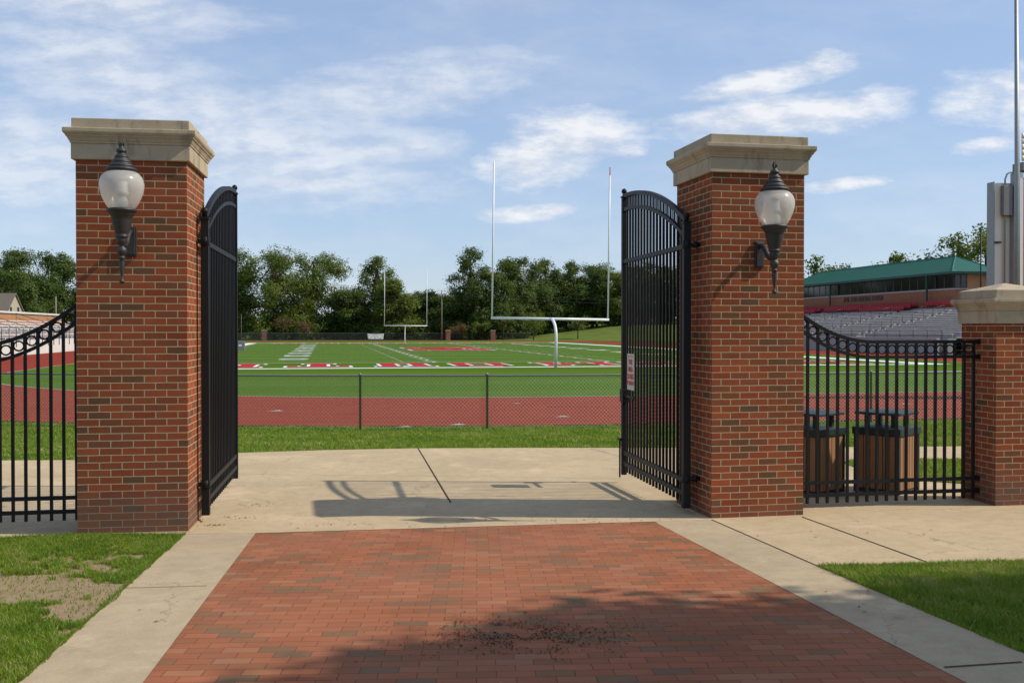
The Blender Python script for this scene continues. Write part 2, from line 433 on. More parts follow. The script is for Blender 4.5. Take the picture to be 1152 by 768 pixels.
def oval(off, nc=22):
    """The running track's outline at a distance off outside its kerb (flattened bends)."""
    r = 23.5+off; pts = []
    s0, s1 = 56.0, 172.4
    for k in range(nc+1):
        a = PI+PI/2*k/nc; pts.append((C0-6+r*math.cos(a), s0+r*math.sin(a)))
    for k in range(nc+1):
        a = 1.5*PI+PI/2*k/nc; pts.append((C0+6+r*math.cos(a), s0+r*math.sin(a)))
    for k in range(nc+1):
        a = PI/2*k/nc; pts.append((C0+6+r*math.cos(a), s1+r*math.sin(a)))
    for k in range(nc+1):
        a = PI/2+PI/2*k/nc; pts.append((C0-6+r*math.cos(a), s1+r*math.sin(a)))
    return [W(c, s) for c, s in pts]
TW = 9.7
def ring_sheet(name, o0, o1, dz, mat):
    a, b = oval(o0), oval(o1); mb = MB(); n = len(a)
    for i in range(n):
        j = (i+1) % n
        mb.quad([(*a[i], -.32+dz), (*b[i], -.32+dz), (*b[j], -.32+dz), (*a[j], -.32+dz)])
    o = mb.build(name, mat); o['kind'] = 'structure'
    for p in o.data.polygons:
        if p.normal.z < 0: p.flip()
    return o
ring_sheet('running_track', 0, TW, .012, M['track'])
sheet('turf_field', oval(0), .012, M['turf'], cuts=())
ring_sheet('track_kerb_line', 0.0, .09, .018, M['linegrey'])
for k in range(1, 8): 
    pass
mb = MB()
for k in range(0, 9):
    o0 = .35+k*1.13
    a, b = oval(o0), oval(o0+.03)
    for i in range(len(a)):
        j = (i+1) % len(a)
        mb.quad([(*a[i], -.301), (*b[i], -.301), (*b[j], -.301), (*a[j], -.301)])
ll = mb.build('lane_lines', M['laneline']); ll['kind'] = 'structure'
# exchange-zone triangles on the near bend
mb = MB()
for px, py, sz, yaw in ((310, 463, .38, .3), (515, 478.5, .33, 0), (633, 469.5, .33, .1), (581, 454.5, .22, 0), (706, 457, .25, 0), (455, 481, .30, .1), (1020, 455, .3, .2)):
    x, y = bp(px, py); sz *= .62
    mb.quad([(x-sz, y-sz*.4, -.298), (x+sz, y-sz*.2, -.298), (x+.1*sz, y+sz*1.3, -.298)])
t = mb.build('track_marking', M['linegrey']); t['kind'] = 'structure'

# field markings ---------------------------------------------------------------
SE0, SE1, HWF = 58.9, 169.3, 24.4             # end lines and half width
YD = (SE1-SE0)/120
def rect_cs(mb, c0, s0, c1, s1, z, mi=0):
    mb.quad([(*W(c0, s0), z), (*W(c1, s0), z), (*W(c1, s1), z), (*W(c0, s1), z)], mi)
ZL = -.32+.012
mb = MB()
rect_cs(mb, C0-HWF-1.6, SE0-1.0, C0+HWF+1.6, SE0, ZL+.010)
rect_cs(mb, C0-HWF-1.6, SE1, C0+HWF+1.6, SE1+1.5, ZL+.010)
rect_cs(mb, C0-HWF-1.6, SE0, C0-HWF, SE1, ZL+.010)
rect_cs(mb, C0+HWF, SE0, C0+HWF+1.6, SE1, ZL+.010)
for y in range(10, 111, 5):
    s = SE0+y*YD; w = .10 if y not in (10, 110) else .2
    rect_cs(mb, C0-HWF, s-w*.5, C0+HWF, s+w*.5, ZL+.010)
for y in range(11, 110):
    if y % 5 == 0: continue
    s = SE0+y*YD
    for u, w in ((-6.1, .45), (6.1, .45), (-8.13, .12), (8.13, .12), (-23.9, .3), (23.9, .3)):
        rect_cs(mb, C0+u-w, s-.06, C0+u+w, s+.06, ZL+.014)
for y in range(10, 111, 5):
    s = SE0+y*YD
    for u in (-6.1, 6.1): rect_cs(mb, C0+u-.10, s-.5, C0+u+.10, s+.5, ZL+.014)
o = mb.build('field_lines', M['linewhite']); o['kind'] = 'structure'
mb = MB()
rect_cs(mb, C0-22, SE0-8.2, C0+22, SE0-8.08, ZL+.006); rect_cs(mb, C0-25.8, SE0-3, C0-25.68, SE1, ZL+.006)
for k in range(24):
    a0, a1 = PI*1.0+PI*.5*k/24, PI*1.0+PI*.5*(k+1)/24
    p = [(C0-18+r*math.cos(a), 56+r*math.sin(a)) for a in (a0, a1) for r in (7.5, 7.62)]
    mb.quad([(*W(*p[0]), ZL+.008), (*W(*p[1]), ZL+.008), (*W(*p[3]), ZL+.008), (*W(*p[2]), ZL+.008)])
o = mb.build('soccer_lines', M['lineyellow']); o['kind'] = 'structure'

# yard numbers: two digits either side of every tenth yard line
for side in (-1, 1):
    for i, num in enumerate((10, 20, 30, 40, 50, 40, 30, 20, 10)):
        s = SE0+(20+10*i)*YD
        for d, off in zip(str(num), (-1.05, 1.05)):
            t = text_mesh(d, 2.9, 'yard_number', M['linewhite'], extrude=0, bold=.10)
            t['kind'] = 'structure'
            rz = TH+(PI/2 if side > 0 else -PI/2)
            # read from the near sideline: baseline runs along the field
            sgn = 1 if side > 0 else -1
            cpos, spos = C0+side*(HWF-8.6), s+off*sgn
            t.location = (*W(cpos, spos), ZL+.016); t.rotation_euler = (0, 0, rz)

# end-zone lettering: slab-serif capitals, read from the field
def stroke(p, q, w): 
    p, q = Vector((*p, 0)), Vector((*q, 0)); d = (q-p).normalized(); n = Vector((-d.y, d.x, 0))*w*.5
    return [p-n, q-n, q+n, p+n]
def letter(ch):
    """Strokes on a 4 x 6 box."""
    B = lambda x0, y0, x1, y1: [(x0, y0), (x1, y0), (x1, y1), (x0, y1)]
    if ch == 'O': return [B(0, .9, 1.1, 5.1), B(2.9, .9, 4, 5.1), B(1.0, 0, 3.0, 1.0), B(1.0, 5, 3.0, 6), [(0, .9), (1, 0), (1.1, .9)], [(4, .9), (2.9, .9), (3, 0)], [(0, 5.1), (1.1, 5.1), (1, 6)], [(4, 5.1), (3, 6), (2.9, 5.1)]]
    if ch == 'U': return [B(.3, .9, 1.4, 5.2), B(2.6, .9, 3.7, 5.2), B(1.2, 0, 2.8, 1.0), B(-.1, 5.2, 1.75, 6), B(2.25, 5.2, 4.1, 6), [(.3, .9), (1.2, 0), (1.4, .9)], [(3.7, .9), (2.6, .9), (2.8, 0)]]
    if ch == 'T': return [B(-.2, 4.9, 4.2, 6), B(1.4, .8, 2.6, 4.9), B(.9, 0, 3.1, .8), B(-.2, 4.1, .5, 4.9), B(3.5, 4.1, 4.2, 4.9)]
    if ch == 'H': return [B(.3, .8, 1.4, 5.2), B(2.6, .8, 3.7, 5.2), B(1.4, 2.5, 2.6, 3.5), B(-.2, 5.2, 1.9, 6), B(2.1, 5.2, 4.2, 6), B(-.2, 0, 1.9, .8), B(2.1, 0, 4.2, .8)]
    if ch == 'N': return [B(.2, .8, 1.2, 5.2), B(2.8, .8, 3.8, 5.2), [(1.2, 5.2), (1.2, 3.6), (2.8, .8), (2.8, 2.4)], B(-.2, 5.2, 1.6, 6), B(2.2, 5.2, 4.4, 6), B(-.2, 0, 1.8, .8), B(2.5, 0, 3.8, .8)]
    if ch == 'M': return [B(.0, .8, 1.1, 5.2), B(4.2, .8, 5.3, 5.2), [(1.1, 5.2), (1.1, 3.6), (2.3, 1.6), (2.65, 2.4)], [(4.2, 5.2), (2.65, 2.4), (3.0, 1.6), (4.2, 3.6)], B(-.4, 5.2, 1.4, 6), B(3.9, 5.2, 5.7, 6), B(-.4, 0, 1.7, .8), B(3.6, 0, 5.7, .8), [(2.3, 1.6), (3.0, 1.6), (2.65, 2.4)]]
def grow(poly, d):
    c = Vector((sum(p[0] for p in poly)/len(poly), sum(p[1] for p in poly)/len(poly)))
    out = []
    for p in poly:
        out.append((p[0]+math.copysign(d, p[0]-c.x)*(abs(p[0]-c.x) > .01), p[1]+math.copysign(d, p[1]-c.y)*(abs(p[1]-c.y) > .01)))
    return out
def end_word(word, us, s0, h, flip):
    mw, mr = MB(), MB()
    for ch, u in zip(word, us):
        wd = 5.3 if ch == 'M' else 4.0
        for k, poly in enumerate(letter(ch)):
            for mb, pl, z in ((mw, grow(poly, .25), ZL+.010+.0006*k), (mr, poly, ZL+.022+.0006*k)):
                pts = []
                for x, y in pl:
                    xx, yy = (x-wd/2)*h/6*.86, (y-3)*h/6
                    if flip: xx, yy = -xx, -yy
                    pts.append((*W(C0+u+xx, s0+yy), z))
                mb.quad(pts)
    for mb, m, n in ((mw, M['linewhite'], 'end_zone_lettering_outline'), (mr, M['linered'], 'end_zone_lettering')):
        o = mb.build(n, m); o['kind'] = 'structure'
        for p in o.data.polygons:
            if p.normal.z < 0: p.flip()
US = [19.2, 13.0, 7.9, 2.75, -3.7, -8.5, -13.75, -19.0]
end_word('MONMOUTH', US, SE0+4.4, 5.8, True)
end_word('MONMOUTH', [-x for x in US], SE1-4.3, 5.6, False)
# midfield emblem: a red block M with a white and a dark edge
mid = (SE0+SE1)/2
for k, (d, m, z, sc) in enumerate(((.45, M['greybox'], .018, .9), (.30, M['linewhite'], .026, .9), (.16, M['linered'], .040, .9))):
    mb = MB()
    for j, poly in enumerate(letter('M')):
        mb.quad([(*W(C0-(y-3)*sc*1.5, mid+(x-2.65)*sc*3.1), ZL+z+.0006*j) for x, y in grow(poly, d)])
    o = mb.build('midfield_emblem', m); o['kind'] = 'structure'
    for p in o.data.polygons:
        if p.normal.z < 0: p.flip()

# ------------------------------------------------------------------ paving at the gates
pL0, pL1 = bp(207, 601.5), bp(20, 768)
def ext(p, q, k): return (p[0]+(q[0]-p[0])*k, p[1]+(q[1]-p[1])*k)
bL0, bL1 = bp(287, 600), bp(160, 768)
bR0, bR1 = bp(736, 587), bp(1087, 768)
sR0, sR1, sR2 = bp(801, 585), bp(922, 638), bp(1152, 735)
LL = ext(pL0, pL1, 2.6); BL = ext(bL0, bL1, 2.6); BRR = ext(bR0, bR1, 2.3); SR = ext(sR1, sR2, 3.2)
brick_c = [bL0, BL, BRR, bR0]
bp_obj = sheet('brick_path', brick_c, .0, M['paver'])
sheet('sidewalk', [pL0, LL, BL, bL0], .002, M['walk'])
sheet('sidewalk', [bR0, BRR, SR, sR1, sR0], .002, M['walk'])
g0 = bp(86, 602)
def along(p, d): return (p[0]+CX[0]*d, p[1]+CX[1]*d)
leftfar = along(g0, -9)
back = [bp(-260, 522), bp(0, 518), bp(85, 517.5), bp(180, 513), bp(267, 509.5), bp(360, 506.5), bp(466, 504.3), bp(590, 503.8), bp(700, 503.8), bp(800, 503.5), bp(950, 503)]
padR = [bp(1152, 633.5), sR1]
wr0 = bp(1152, 633.5); wfar = along(wr0, 9)
rb = bp(1090, 502); rbf = along(rb, 10)
apron = [leftfar, g0, pL0, bL0, bR0, sR0, sR1, wr0, wfar, rbf, rb]+back[::-1]
sheet('concrete_apron', apron, .003, M['concrete'])
island = [bp(950, 521), bp(958, 518.5), bp(985, 517.5), bp(1090, 517), along(bp(1090, 517), 9), along(bp(1090, 545), 8.5), bp(1090, 545), bp(1040, 541.5), bp(1000, 534), bp(962, 526)]
sheet('lawn_island', island, .010, M['stripbase'])
# joints
def joint(a, b, w=.012, dz=.0065):
    a, b = Vector(a), Vector(b); d = (b-a).normalized(); n = Vector((-d.y, d.x))*w/2
    return sheet('pavement_joint', [tuple(a-n), tuple(b-n), tuple(b+n), tuple(a+n)], dz, M['joint'])
joint(bp(470, 504.5), bp(507, 566), .020); joint(sR0, sR1, .010); joint(bp(903, 582), bp(1049, 635), .016)
joint(bp(1064, 752.5), bp(1152, 746.5), .015); joint(bp(141, 662.5), bp(232, 660), .008); joint(bp(1000, 634.7), bp(1152, 634), .006)
joint(bp(665, 505), bp(705, 515.5), .008);  joint(bp(268, 533.5), bp(700, 538.5), .006)

# lawns
lawnL = [g0, leftfar, (leftfar[0]-1.5, leftfar[1]-8), LL, pL0]
lawnR = [sR1, SR, (SR[0]+10, SR[1]), wfar, wr0]
sheet('lawn', lawnL, -.012, M['dirtlawn']); sheet('lawn', lawnR, -.012, M['lawnbase'])
fr = oval(TW+.1)
# strip of grass between the apron and the track: the near side of the bend
near = [p for p in fr if S(*p) < 60]
near.sort(key=lambda p: p[0]*CX[0]+p[1]*CX[1])
strip = [along(back[0], -30)]+back+[rb, rbf, along(rbf, 20)]+[p for p in near[::-1]]
sheet('grass_strip', strip, -.008, M['stripbase'])

# grass blades --------------------------------------------------------------------
rng = np.random.default_rng(11)
def inpoly(P, poly):
    x, y = P[:, 0], P[:, 1]; ins = np.zeros(len(P), bool); n = len(poly)
    for i in range(n):
        x0, y0 = poly[i]; x1, y1 = poly[(i+1) % n]
        c = ((y0 > y) != (y1 > y)) & (x < (x1-x0)*(y-y0)/(y1-y0+1e-12)+x0)
        ins ^= c
    return ins
def Hnp(P):
    s = P[:, 0]*AX[0]+P[:, 1]*AX[1]
    return np.interp(s, [-20, 10, 17, 22.3, 400], [.9, 0, -.126, -.32, -.32])
def nz(P, sc, seed=0.0):
    return np.array([mnoise.noise(Vector((x*sc+seed, y*sc-seed, seed*.37))) for x, y in P])
def blades(name, poly, bbox, n, hmin, hmax, wid, mask=None, label=''):
    P = np.column_stack([rng.uniform(bbox[0], bbox[2], n), rng.uniform(bbox[1], bbox[3], n)])
    P = P[inpoly(P, poly)]
    t2 = nz(P, .9, 3.1)
    if mask is not None:
        k = rng.random(len(P)) < mask(P); P = P[k]; t2 = t2[k]
    n = len(P); z = Hnp(P)-.012
    h = rng.uniform(hmin, hmax, n)*(1+.5*t2)*np.clip(.55+.9*(mask(P) if mask is not None else 1), .5, 1.05); yaw = rng.uniform(0, 2*PI, n); lean = rng.uniform(.15, .95, n)*h; ly = rng.uniform(0, 2*PI, n)
    w = wid*rng.uniform(.6, 1.3, n)
    dx, dy = np.cos(yaw)*w, np.sin(yaw)*w; lx, lyy = np.cos(ly)*lean, np.sin(ly)*lean
    b0 = np.column_stack([P[:, 0]-dx, P[:, 1]-dy, z]); b1 = np.column_stack([P[:, 0]+dx, P[:, 1]+dy, z])
    m0 = np.column_stack([P[:, 0]-dx*.8+lx*.35, P[:, 1]-dy*.8+lyy*.35, z+h*.6]); m1 = np.column_stack([P[:, 0]+dx*.8+lx*.35, P[:, 1]+dy*.8+lyy*.35, z+h*.6])
    tp = np.column_stack([P[:, 0]+lx, P[:, 1]+lyy, z+h])
    V = np.stack([b0, b1, m0, m1, tp], 1).reshape(-1, 3)
    i = np.arange(n)*5
    F = np.concatenate([np.stack([i, i+1, i+3], 1), np.stack([i, i+3, i+2], 1), np.stack([i+2, i+3, i+4], 1)])
    t3 = nz(P, 3.7, 6.3); t4 = nz(P, 11, 2.3)
    tint = np.repeat(np.clip(rng.random(n)*.62+.40*t2+.42*t3+.30*t4+.20+(rng.random(n) < .02), 0, 1), 5)
    o = mesh_np(name, V, F, M['blade'], tint=tint)
    return tag(o, label, None, None, 'stuff')
d0 = bp(30, 675); d1 = bp(130, 632)
def maskL(P):
    q = nz(P, 1.1, 9.0)*.8+nz(P, 3.1, 2.0)*.75+nz(P, 9.0, 5.0)*.5
    e = np.exp(-(((P[:, 0]-(d0[0]-.35))/1.15)**2+((P[:, 1]-d0[1])/.95)**2))
    e2 = np.exp(-(((P[:, 0]-d1[0])/.8)**2+((P[:, 1]-d1[1])/.35)**2))
    v = 1.04-.70*e-.40*e2+q*1.5
    return np.clip((v-.24)*1.9, .05, 1)
blades('grass', lawnL, (-6.0, 4.2, -1.9, 9.9), 420000, .018, .048, .0030, maskL, 'patchy short lawn grass beside the sidewalk and the brick pillar')
blades('grass', lawnR, (1.9, 4.2, 6.6, 10.2), 420000, .025, .058, .0032, None, 'lush green lawn grass right of the sidewalk')
blades('grass', strip, (-22, 15.5, 20, 26), 420000, .025, .055, .008, None, 'mown grass between the concrete apron and the track fence')
blades('grass', island, (4.5, 11.5, 10, 16.5), 60000, .03, .06, .007, None, 'grass island behind the slatted bins')
# a ragged fringe that creeps over the edges of the paving
def fringe(name, segs, label, per=260, spread=.05):
    V, F, T = [], [], []
    for a, b in segs:
        a, b = np.array(a), np.array(b); ln = np.linalg.norm(b-a); n = int(per*ln)
        t = rng.random(n); P = a+(b-a)*t[:, None]
        nrm = np.array([-(b-a)[1], (b-a)[0]])/ln
        amp = np.abs(nz(P, 5.0, 4.0))*spread*2.2
        P = P+nrm*(rng.uniform(-1, 1, n)*amp)[:, None]
        z = Hnp(P); h = rng.uniform(.012, .04, n); yaw = rng.uniform(0, 2*PI, n); le = h*rng.uniform(.3, 1.2, n)
        w = .003
        i0 = sum(len(v) for v in V)
        vv = np.stack([np.column_stack([P[:, 0]-w, P[:, 1], z]), np.column_stack([P[:, 0]+w, P[:, 1], z]), np.column_stack([P[:, 0]+np.cos(yaw)*le, P[:, 1]+np.sin(yaw)*le, z+h])], 1).reshape(-1, 3)
        V.append(vv); F.append(np.arange(n*3).reshape(-1, 3)+i0); T.append(np.repeat(rng.random(n), 3))
    o = mesh_np(name, np.concatenate(V), np.concatenate(F), M['blade'], tint=np.concatenate(T))
    return tag(o, label, None, None, 'stuff')
fringe('grass_fringe', [(pL0, pL1), (g0, pL0), (along(g0, -2), g0), (sR1, sR2), (sR1, wr0), (wr0, wfar)], 'ragged grass creeping over the edges of the paving', 380, .018)
fringe('grass_fringe', [(back[i], back[i+1]) for i in range(1, len(back)-1)], 'ragged grass edge behind the concrete apron', 150, .05)
# dark leaf litter on the pavers
n = 2000
ctr = np.array(bp(588, 716)); P = np.column_stack([rng.normal(0, .33, n)+ctr[0], rng.normal(0, .20, n)+ctr[1]])
keep = nz(P, 4.5, 1.7)+.4*nz(P, 14, 6.7) > -.10; P = P[keep]; n = len(P)
z = Hnp(P)+.004; a = rng.uniform(0, 2*PI, n); ln = rng.uniform(.003, .013, n); w = rng.uniform(.0015, .004, n)
c, s_ = np.cos(a), np.sin(a)
V = np.stack([np.column_stack([P[:, 0]-c*ln, P[:, 1]-s_*ln, z]), np.column_stack([P[:, 0]+s_*w, P[:, 1]-c*w, z+.004]), np.column_stack([P[:, 0]+c*ln, P[:, 1]+s_*ln, z+.002]), np.column_stack([P[:, 0]-s_*w, P[:, 1]+c*w, z+.003])], 1).reshape(-1, 3)
tag(mesh_np('leaf_litter', V, np.arange(n*4).reshape(-1, 4), M['litter']), 'dark crumbled leaf litter lying on the brick paving', None, None, 'stuff')

# a few dry leaves, twigs and grit on the concrete
pts = []
for px, py, k, r in ((757, 497, 4, .25), (640, 498, 5, .5), (290, 568, 26, .20), (262, 583, 18, .16), (236, 592, 22, .10), (420, 592, 20, .5), (560, 589, 26, .7), (690, 586, 22, .4), (980, 600, 8, .6), (180, 690, 8, .4), (960, 680, 8, .4), (330, 540, 8, .8)):
    x, y = bp(px, py); pts += [(x+rng.normal()*r, y+rng.normal()*r*.35) for _ in range(k)]
P = np.array(pts); n = len(P); z = Hnp(P)+.007; a = rng.uniform(0, 2*PI, n); ln = rng.uniform(.006, .020, n); w = rng.uniform(.003, .010, n); c, s_ = np.cos(a), np.sin(a)
V = np.stack([np.column_stack([P[:, 0]-c*ln, P[:, 1]-s_*ln, z]), np.column_stack([P[:, 0]+s_*w, P[:, 1]-c*w, z+.006]), np.column_stack([P[:, 0]+c*ln, P[:, 1]+s_*ln, z+.002]), np.column_stack([P[:, 0]-s_*w, P[:, 1]+c*w, z+.003])], 1).reshape(-1, 3)
tag(mesh_np('leaf_litter', V, np.arange(n*4).reshape(-1, 4), M['drylitter']), 'scattered brown dry leaf bits on the concrete paving', None, None, 'stuff')

# ------------------------------------------------------------------ brick pillars
def pillar(loc, yaw, w, h, label, sc=1.0, pyramid=False):
    """Front-left corner at loc."""
    e = empty('brick_pillar', (*loc, 0), yaw, label, 'pillar', 'brick pillars along the gate line')
    d = w
    me = bpy.data.meshes.new('shaft'); 
    cs = [(0, 0), (w, 0), (w, d), (0, d)]
    verts = [(x, y, .0) for x, y in cs]+[(x, y, h) for x, y in cs]
    me.from_pydata(verts, [], [(0, 1, 5, 4), (1, 2, 6, 5), (2, 3, 7, 6), (3, 0, 4, 7)])
    uv = me.uv_layers.new(name='UVMap')
    off = random.random()*0+int(loc[0]*7) % 5*.2032
    for fi, p in enumerate(me.polygons):
        for li, (uu, vv) in zip(p.loop_indices, ((0, 0), (1, 0), (1, 1), (0, 1))):
            uv.data[li].uv = (off*5+fi*w+uu*w, vv*h+.0677*(int(abs(loc[1])*10) % 3)*2)
    me.materials.append(M['brick'])
    sh = bpy.data.objects.new('shaft', me); link(sh, e)
    f = MB(); f.box(-.02, -.02, -.25, w+.02, d+.02, .012); f.build('footing', M['walk'], e)
    # cap: frieze, stepped cornice, blocking course
    k = sc
    def ring(o, z): return [(-o, -o, z), (w+o, -o, z), (w+o, d+o, z), (-o, d+o, z)]
    fz = MB(); fz.loft([ring(.034*k, h+.001), ring(.034*k, h+.147*k)]); fr = fz.build('frieze', M['stone'], e, bevel=.006)
    prof = [(.036, .147), (.042, .153), (.042, .168), (.048, .171), (.056, .190), (.066, .206), (.074, .211), (.074, .222), (.081, .226), (.090, .238), (.094, .250), (.094, .282), (.088, .286)]
    cn = MB(); cn.loft([ring(o*k, h+z*k) for o, z in prof]); cn.build('cornice', M['stone'], e, bevel=.003)
    bl = MB(); rr = [ring(.030*k, h+.288*k), ring(.030*k, h+.385*k)]
    if pyramid: rr += [ring(-w*.5+.01, h+.385*k+.085)]
    bl.loft(rr); bl.build('blocking_course', M['stone'], e, bevel=.007)
    return e
FL = bp(86, 602); FR = bp(801, 583.5)
YL, YR = R(8.0), R(11.2)
PLH = 3.50
pillarL = pillar(FL, YL, 1.0, PLH, 'tall brick gate pillar on the left with the lawn at its foot')
pillarR = pillar(FR, YR, 1.0, PLH, 'tall brick gate pillar on the right between the open leaf and the short fence')
P2 = bp(1121, 569.5)
pillar2 = pillar(P2, R(9.5), .62, 1.985, 'short brick end pillar with a pyramid capstone at the right edge', .95, True)
def loc_of(e, x, y): 
    c, s = math.cos(e.rotation_euler.z), math.sin(e.rotation_euler.z)
    return (e.location.x+x*c-y*s, e.location.y+x*s+y*c)

# ------------------------------------------------------------------ wall lanterns
GP = [(.009, .410), (.020, .400), (.020, .388), (.040, .376), (.045, .362), (.045, .350), (.034, .344), (.036, .334), (.052, .318), (.058, .312), (.060, .302), (.056, .298), (.074, .276), (.084, .268), (.086, .256), (.082, .252), (.098, .236), (.110, .230), (.113, .216), (.108, .212), (.122, .204), (.136, .200), (.140, .186), (.132, .181), (.129, .170)]
def lantern(e, z0, off, label):
    x, y = loc_of(e, .5, -off)
    t = empty('wall_lantern', (x, y, z0), e.rotation_euler.z, label, 'lantern', 'lanterns on the gate pillars')
    m = MB(); m.lathe(GP[::-1], 28)
    m.build('roof', M['bronze'], t)
    m = MB()
    fin = [(.011, .395), (.020, .41), (.024, .43), (.020, .452), (.009, .468), (.004, .475)]
    for k in range(4):
        a = PI/2*k
        m.tube([(math.cos(a)*.016, math.sin(a)*.016, .40), (math.cos(a)*.022, math.sin(a)*.022, .43), (math.cos(a)*.006, math.sin(a)*.006, .475)], [.006, .007, .002], 6)
    m.build('finial', M['bronze'], t)
    gl = [(.126, .172), (.150, .155), (.176, .125), (.190, .085), (.194, .055), (.190, .015), (.180, -.025), (.164, -.068), (.145, -.108), (.125, -.140), (.108, -.160)]
    rings = [[(r*math.cos(2*PI*j/40), r*math.sin(2*PI*j/40), z) for j in range(40)] for r, z in gl]
    m = MB(); m.loft(rings[::-1], True, False, 0, True); m.build('globe', M['globe'], t)
    m = MB(); m.lathe([(.050, -.165), (.056, -.13), (.056, -.08), (.044, -.066), (.044, -.04), (.060, -.035), (.060, -.01), (.052, 0), (.052, .075), (.03, .10), (.002, .105)], 16); m.build('bulb', M['signwhite'], t)
    cup = [(.112, -.158), (.130, -.163), (.132, -.178), (.124, -.188), (.112, -.193), (.110, -.205), (.098, -.225), (.090, -.232), (.086, -.27), (.072, -.33), (.056, -.382), (.050, -.396), (.058, -.402), (.058, -.412), (.046, -.420), (.050, -.44), (.044, -.466), (.024, -.49), (.022, -.502), (.042, -.512), (.043, -.548), (.036, -.562), (.022, -.580), (.020, -.588), (.030, -.594), (.030, -.604), (.020, -.612), (.026, -.64), (.020, -.70), (.012, -.765), (.011, -.792), (.022, -.803), (.024, -.815), (.018, -.828), (.004, -.835)]
    m = MB(); m.lathe(cup[::-1], 24); m.build('stem', M['bronze'], t)
    m = MB(); m.box(-.048, off-.03, -.56, .048, off-.001, -.285); m.box(-.036, off-.042, -.545, .036, off-.03, -.30)
    m.build('wall_plate', M['bronze'], t, bevel=.006)
    m = MB(); m.tube([(0, off-.04, -.335), (0, off-.10, -.34), (0, off-.15, -.375), (0, off-.20, -.43), (0, off-.25, -.472), (0, .05, -.482), (0, .0, -.465)], [.022, .024, .026, .026, .024, .022, .02], 10)
    m.build('arm', M['bronze'], t)
    return t
lantern(pillarL, 3.165, .385, 'frosted globe wall lantern on the left pillar, plate showing right of its stem')
lantern(pillarR, 3.10, .36, 'frosted globe wall lantern on the right pillar, curved arm showing left of its stem')

# ------------------------------------------------------------------ iron fence panels beside the pillars
def fence_panel(A, B, label, drop_from, rise, flatz, runz, zoff=0.0):
    """From A (at the pillar, high side) to B. drop_from: length of the sweeping curve."""
    A, B = Vector(A), Vector(B); d = B-A; ln = d.length; yaw = math.atan2(d.y, d.x)
    e = empty('iron_fence_panel', (A.x, A.y, 0), yaw, label, 'fence', 'black iron fence panels beside the gate pillars')
    base = lambda x: zoff
    def top(x):
        if x >= drop_from: return flatz
        t = 1-x/drop_from
        return flatz+rise*(t**2.1)
    xs = [ln*i/48 for i in range(49)]
    up = MB(); up.tube([(x, 0, top(x)) for x in xs], .018, 4, square=True)
    up.build('top_rail', M['iron'], e)
    G = .165
    lo = MB(); lo.tube([(x, 0, top(x)-G) for x in xs], .016, 4, square=True)
    lo.build('lower_top_rail', M['iron'], e)
    for z in (.272, .137):
        r = MB(); r.box(0, -.017, z-.019+zoff, ln, .017, z+.019+zoff); r.build('bottom_rail', M['iron'], e)
    sp = .1165; n = int(ln/sp); x0 = .03
    for i in range(n+1):
        x = x0+i*sp
        if x > ln-.02: break
        p = MB(); w = .0135; p.box(x-w, -w, .05+zoff, x+w, w, top(x)-.012); p.build('picket', M['iron'], e)
        if x+sp < ln-.02:
            xm = x+sp/2; zm = top(xm)-G/2
            q = MB(); rr = []
            for k in range(17):
                a = 2*PI*k/16; rr.append((xm+.046*math.cos(a), 0, zm+.046*math.sin(a)))
            q.tube(rr, .0085, 6); q.build('ring', M['iron'], e)
    for x in (ln-.03,):
        for z in (top(x), top(x)-G, .272, .137):
            q = MB(); q.box(x-.01, -.028, z-.028, ln+.0, .028, z+.028); q.build('wall_bracket', M['iron'], e)
    return e
fence_panel(loc_of(pillarR, 1.0, .42), loc_of(pillar2, 0, .30), 'iron fence panel with ring frieze in front of the slatted bins, right of the gate', 1.05, .44, 1.785, 0)
a_ = loc_of(pillarL, 0.0, .52)
fence_panel(a_, (a_[0]-CX[0]*2.6, a_[1]-CX[1]*2.6), 'iron fence panel with ring frieze left of the gate, sweeping up to the pillar', 1.25, .54, 1.735, 0)

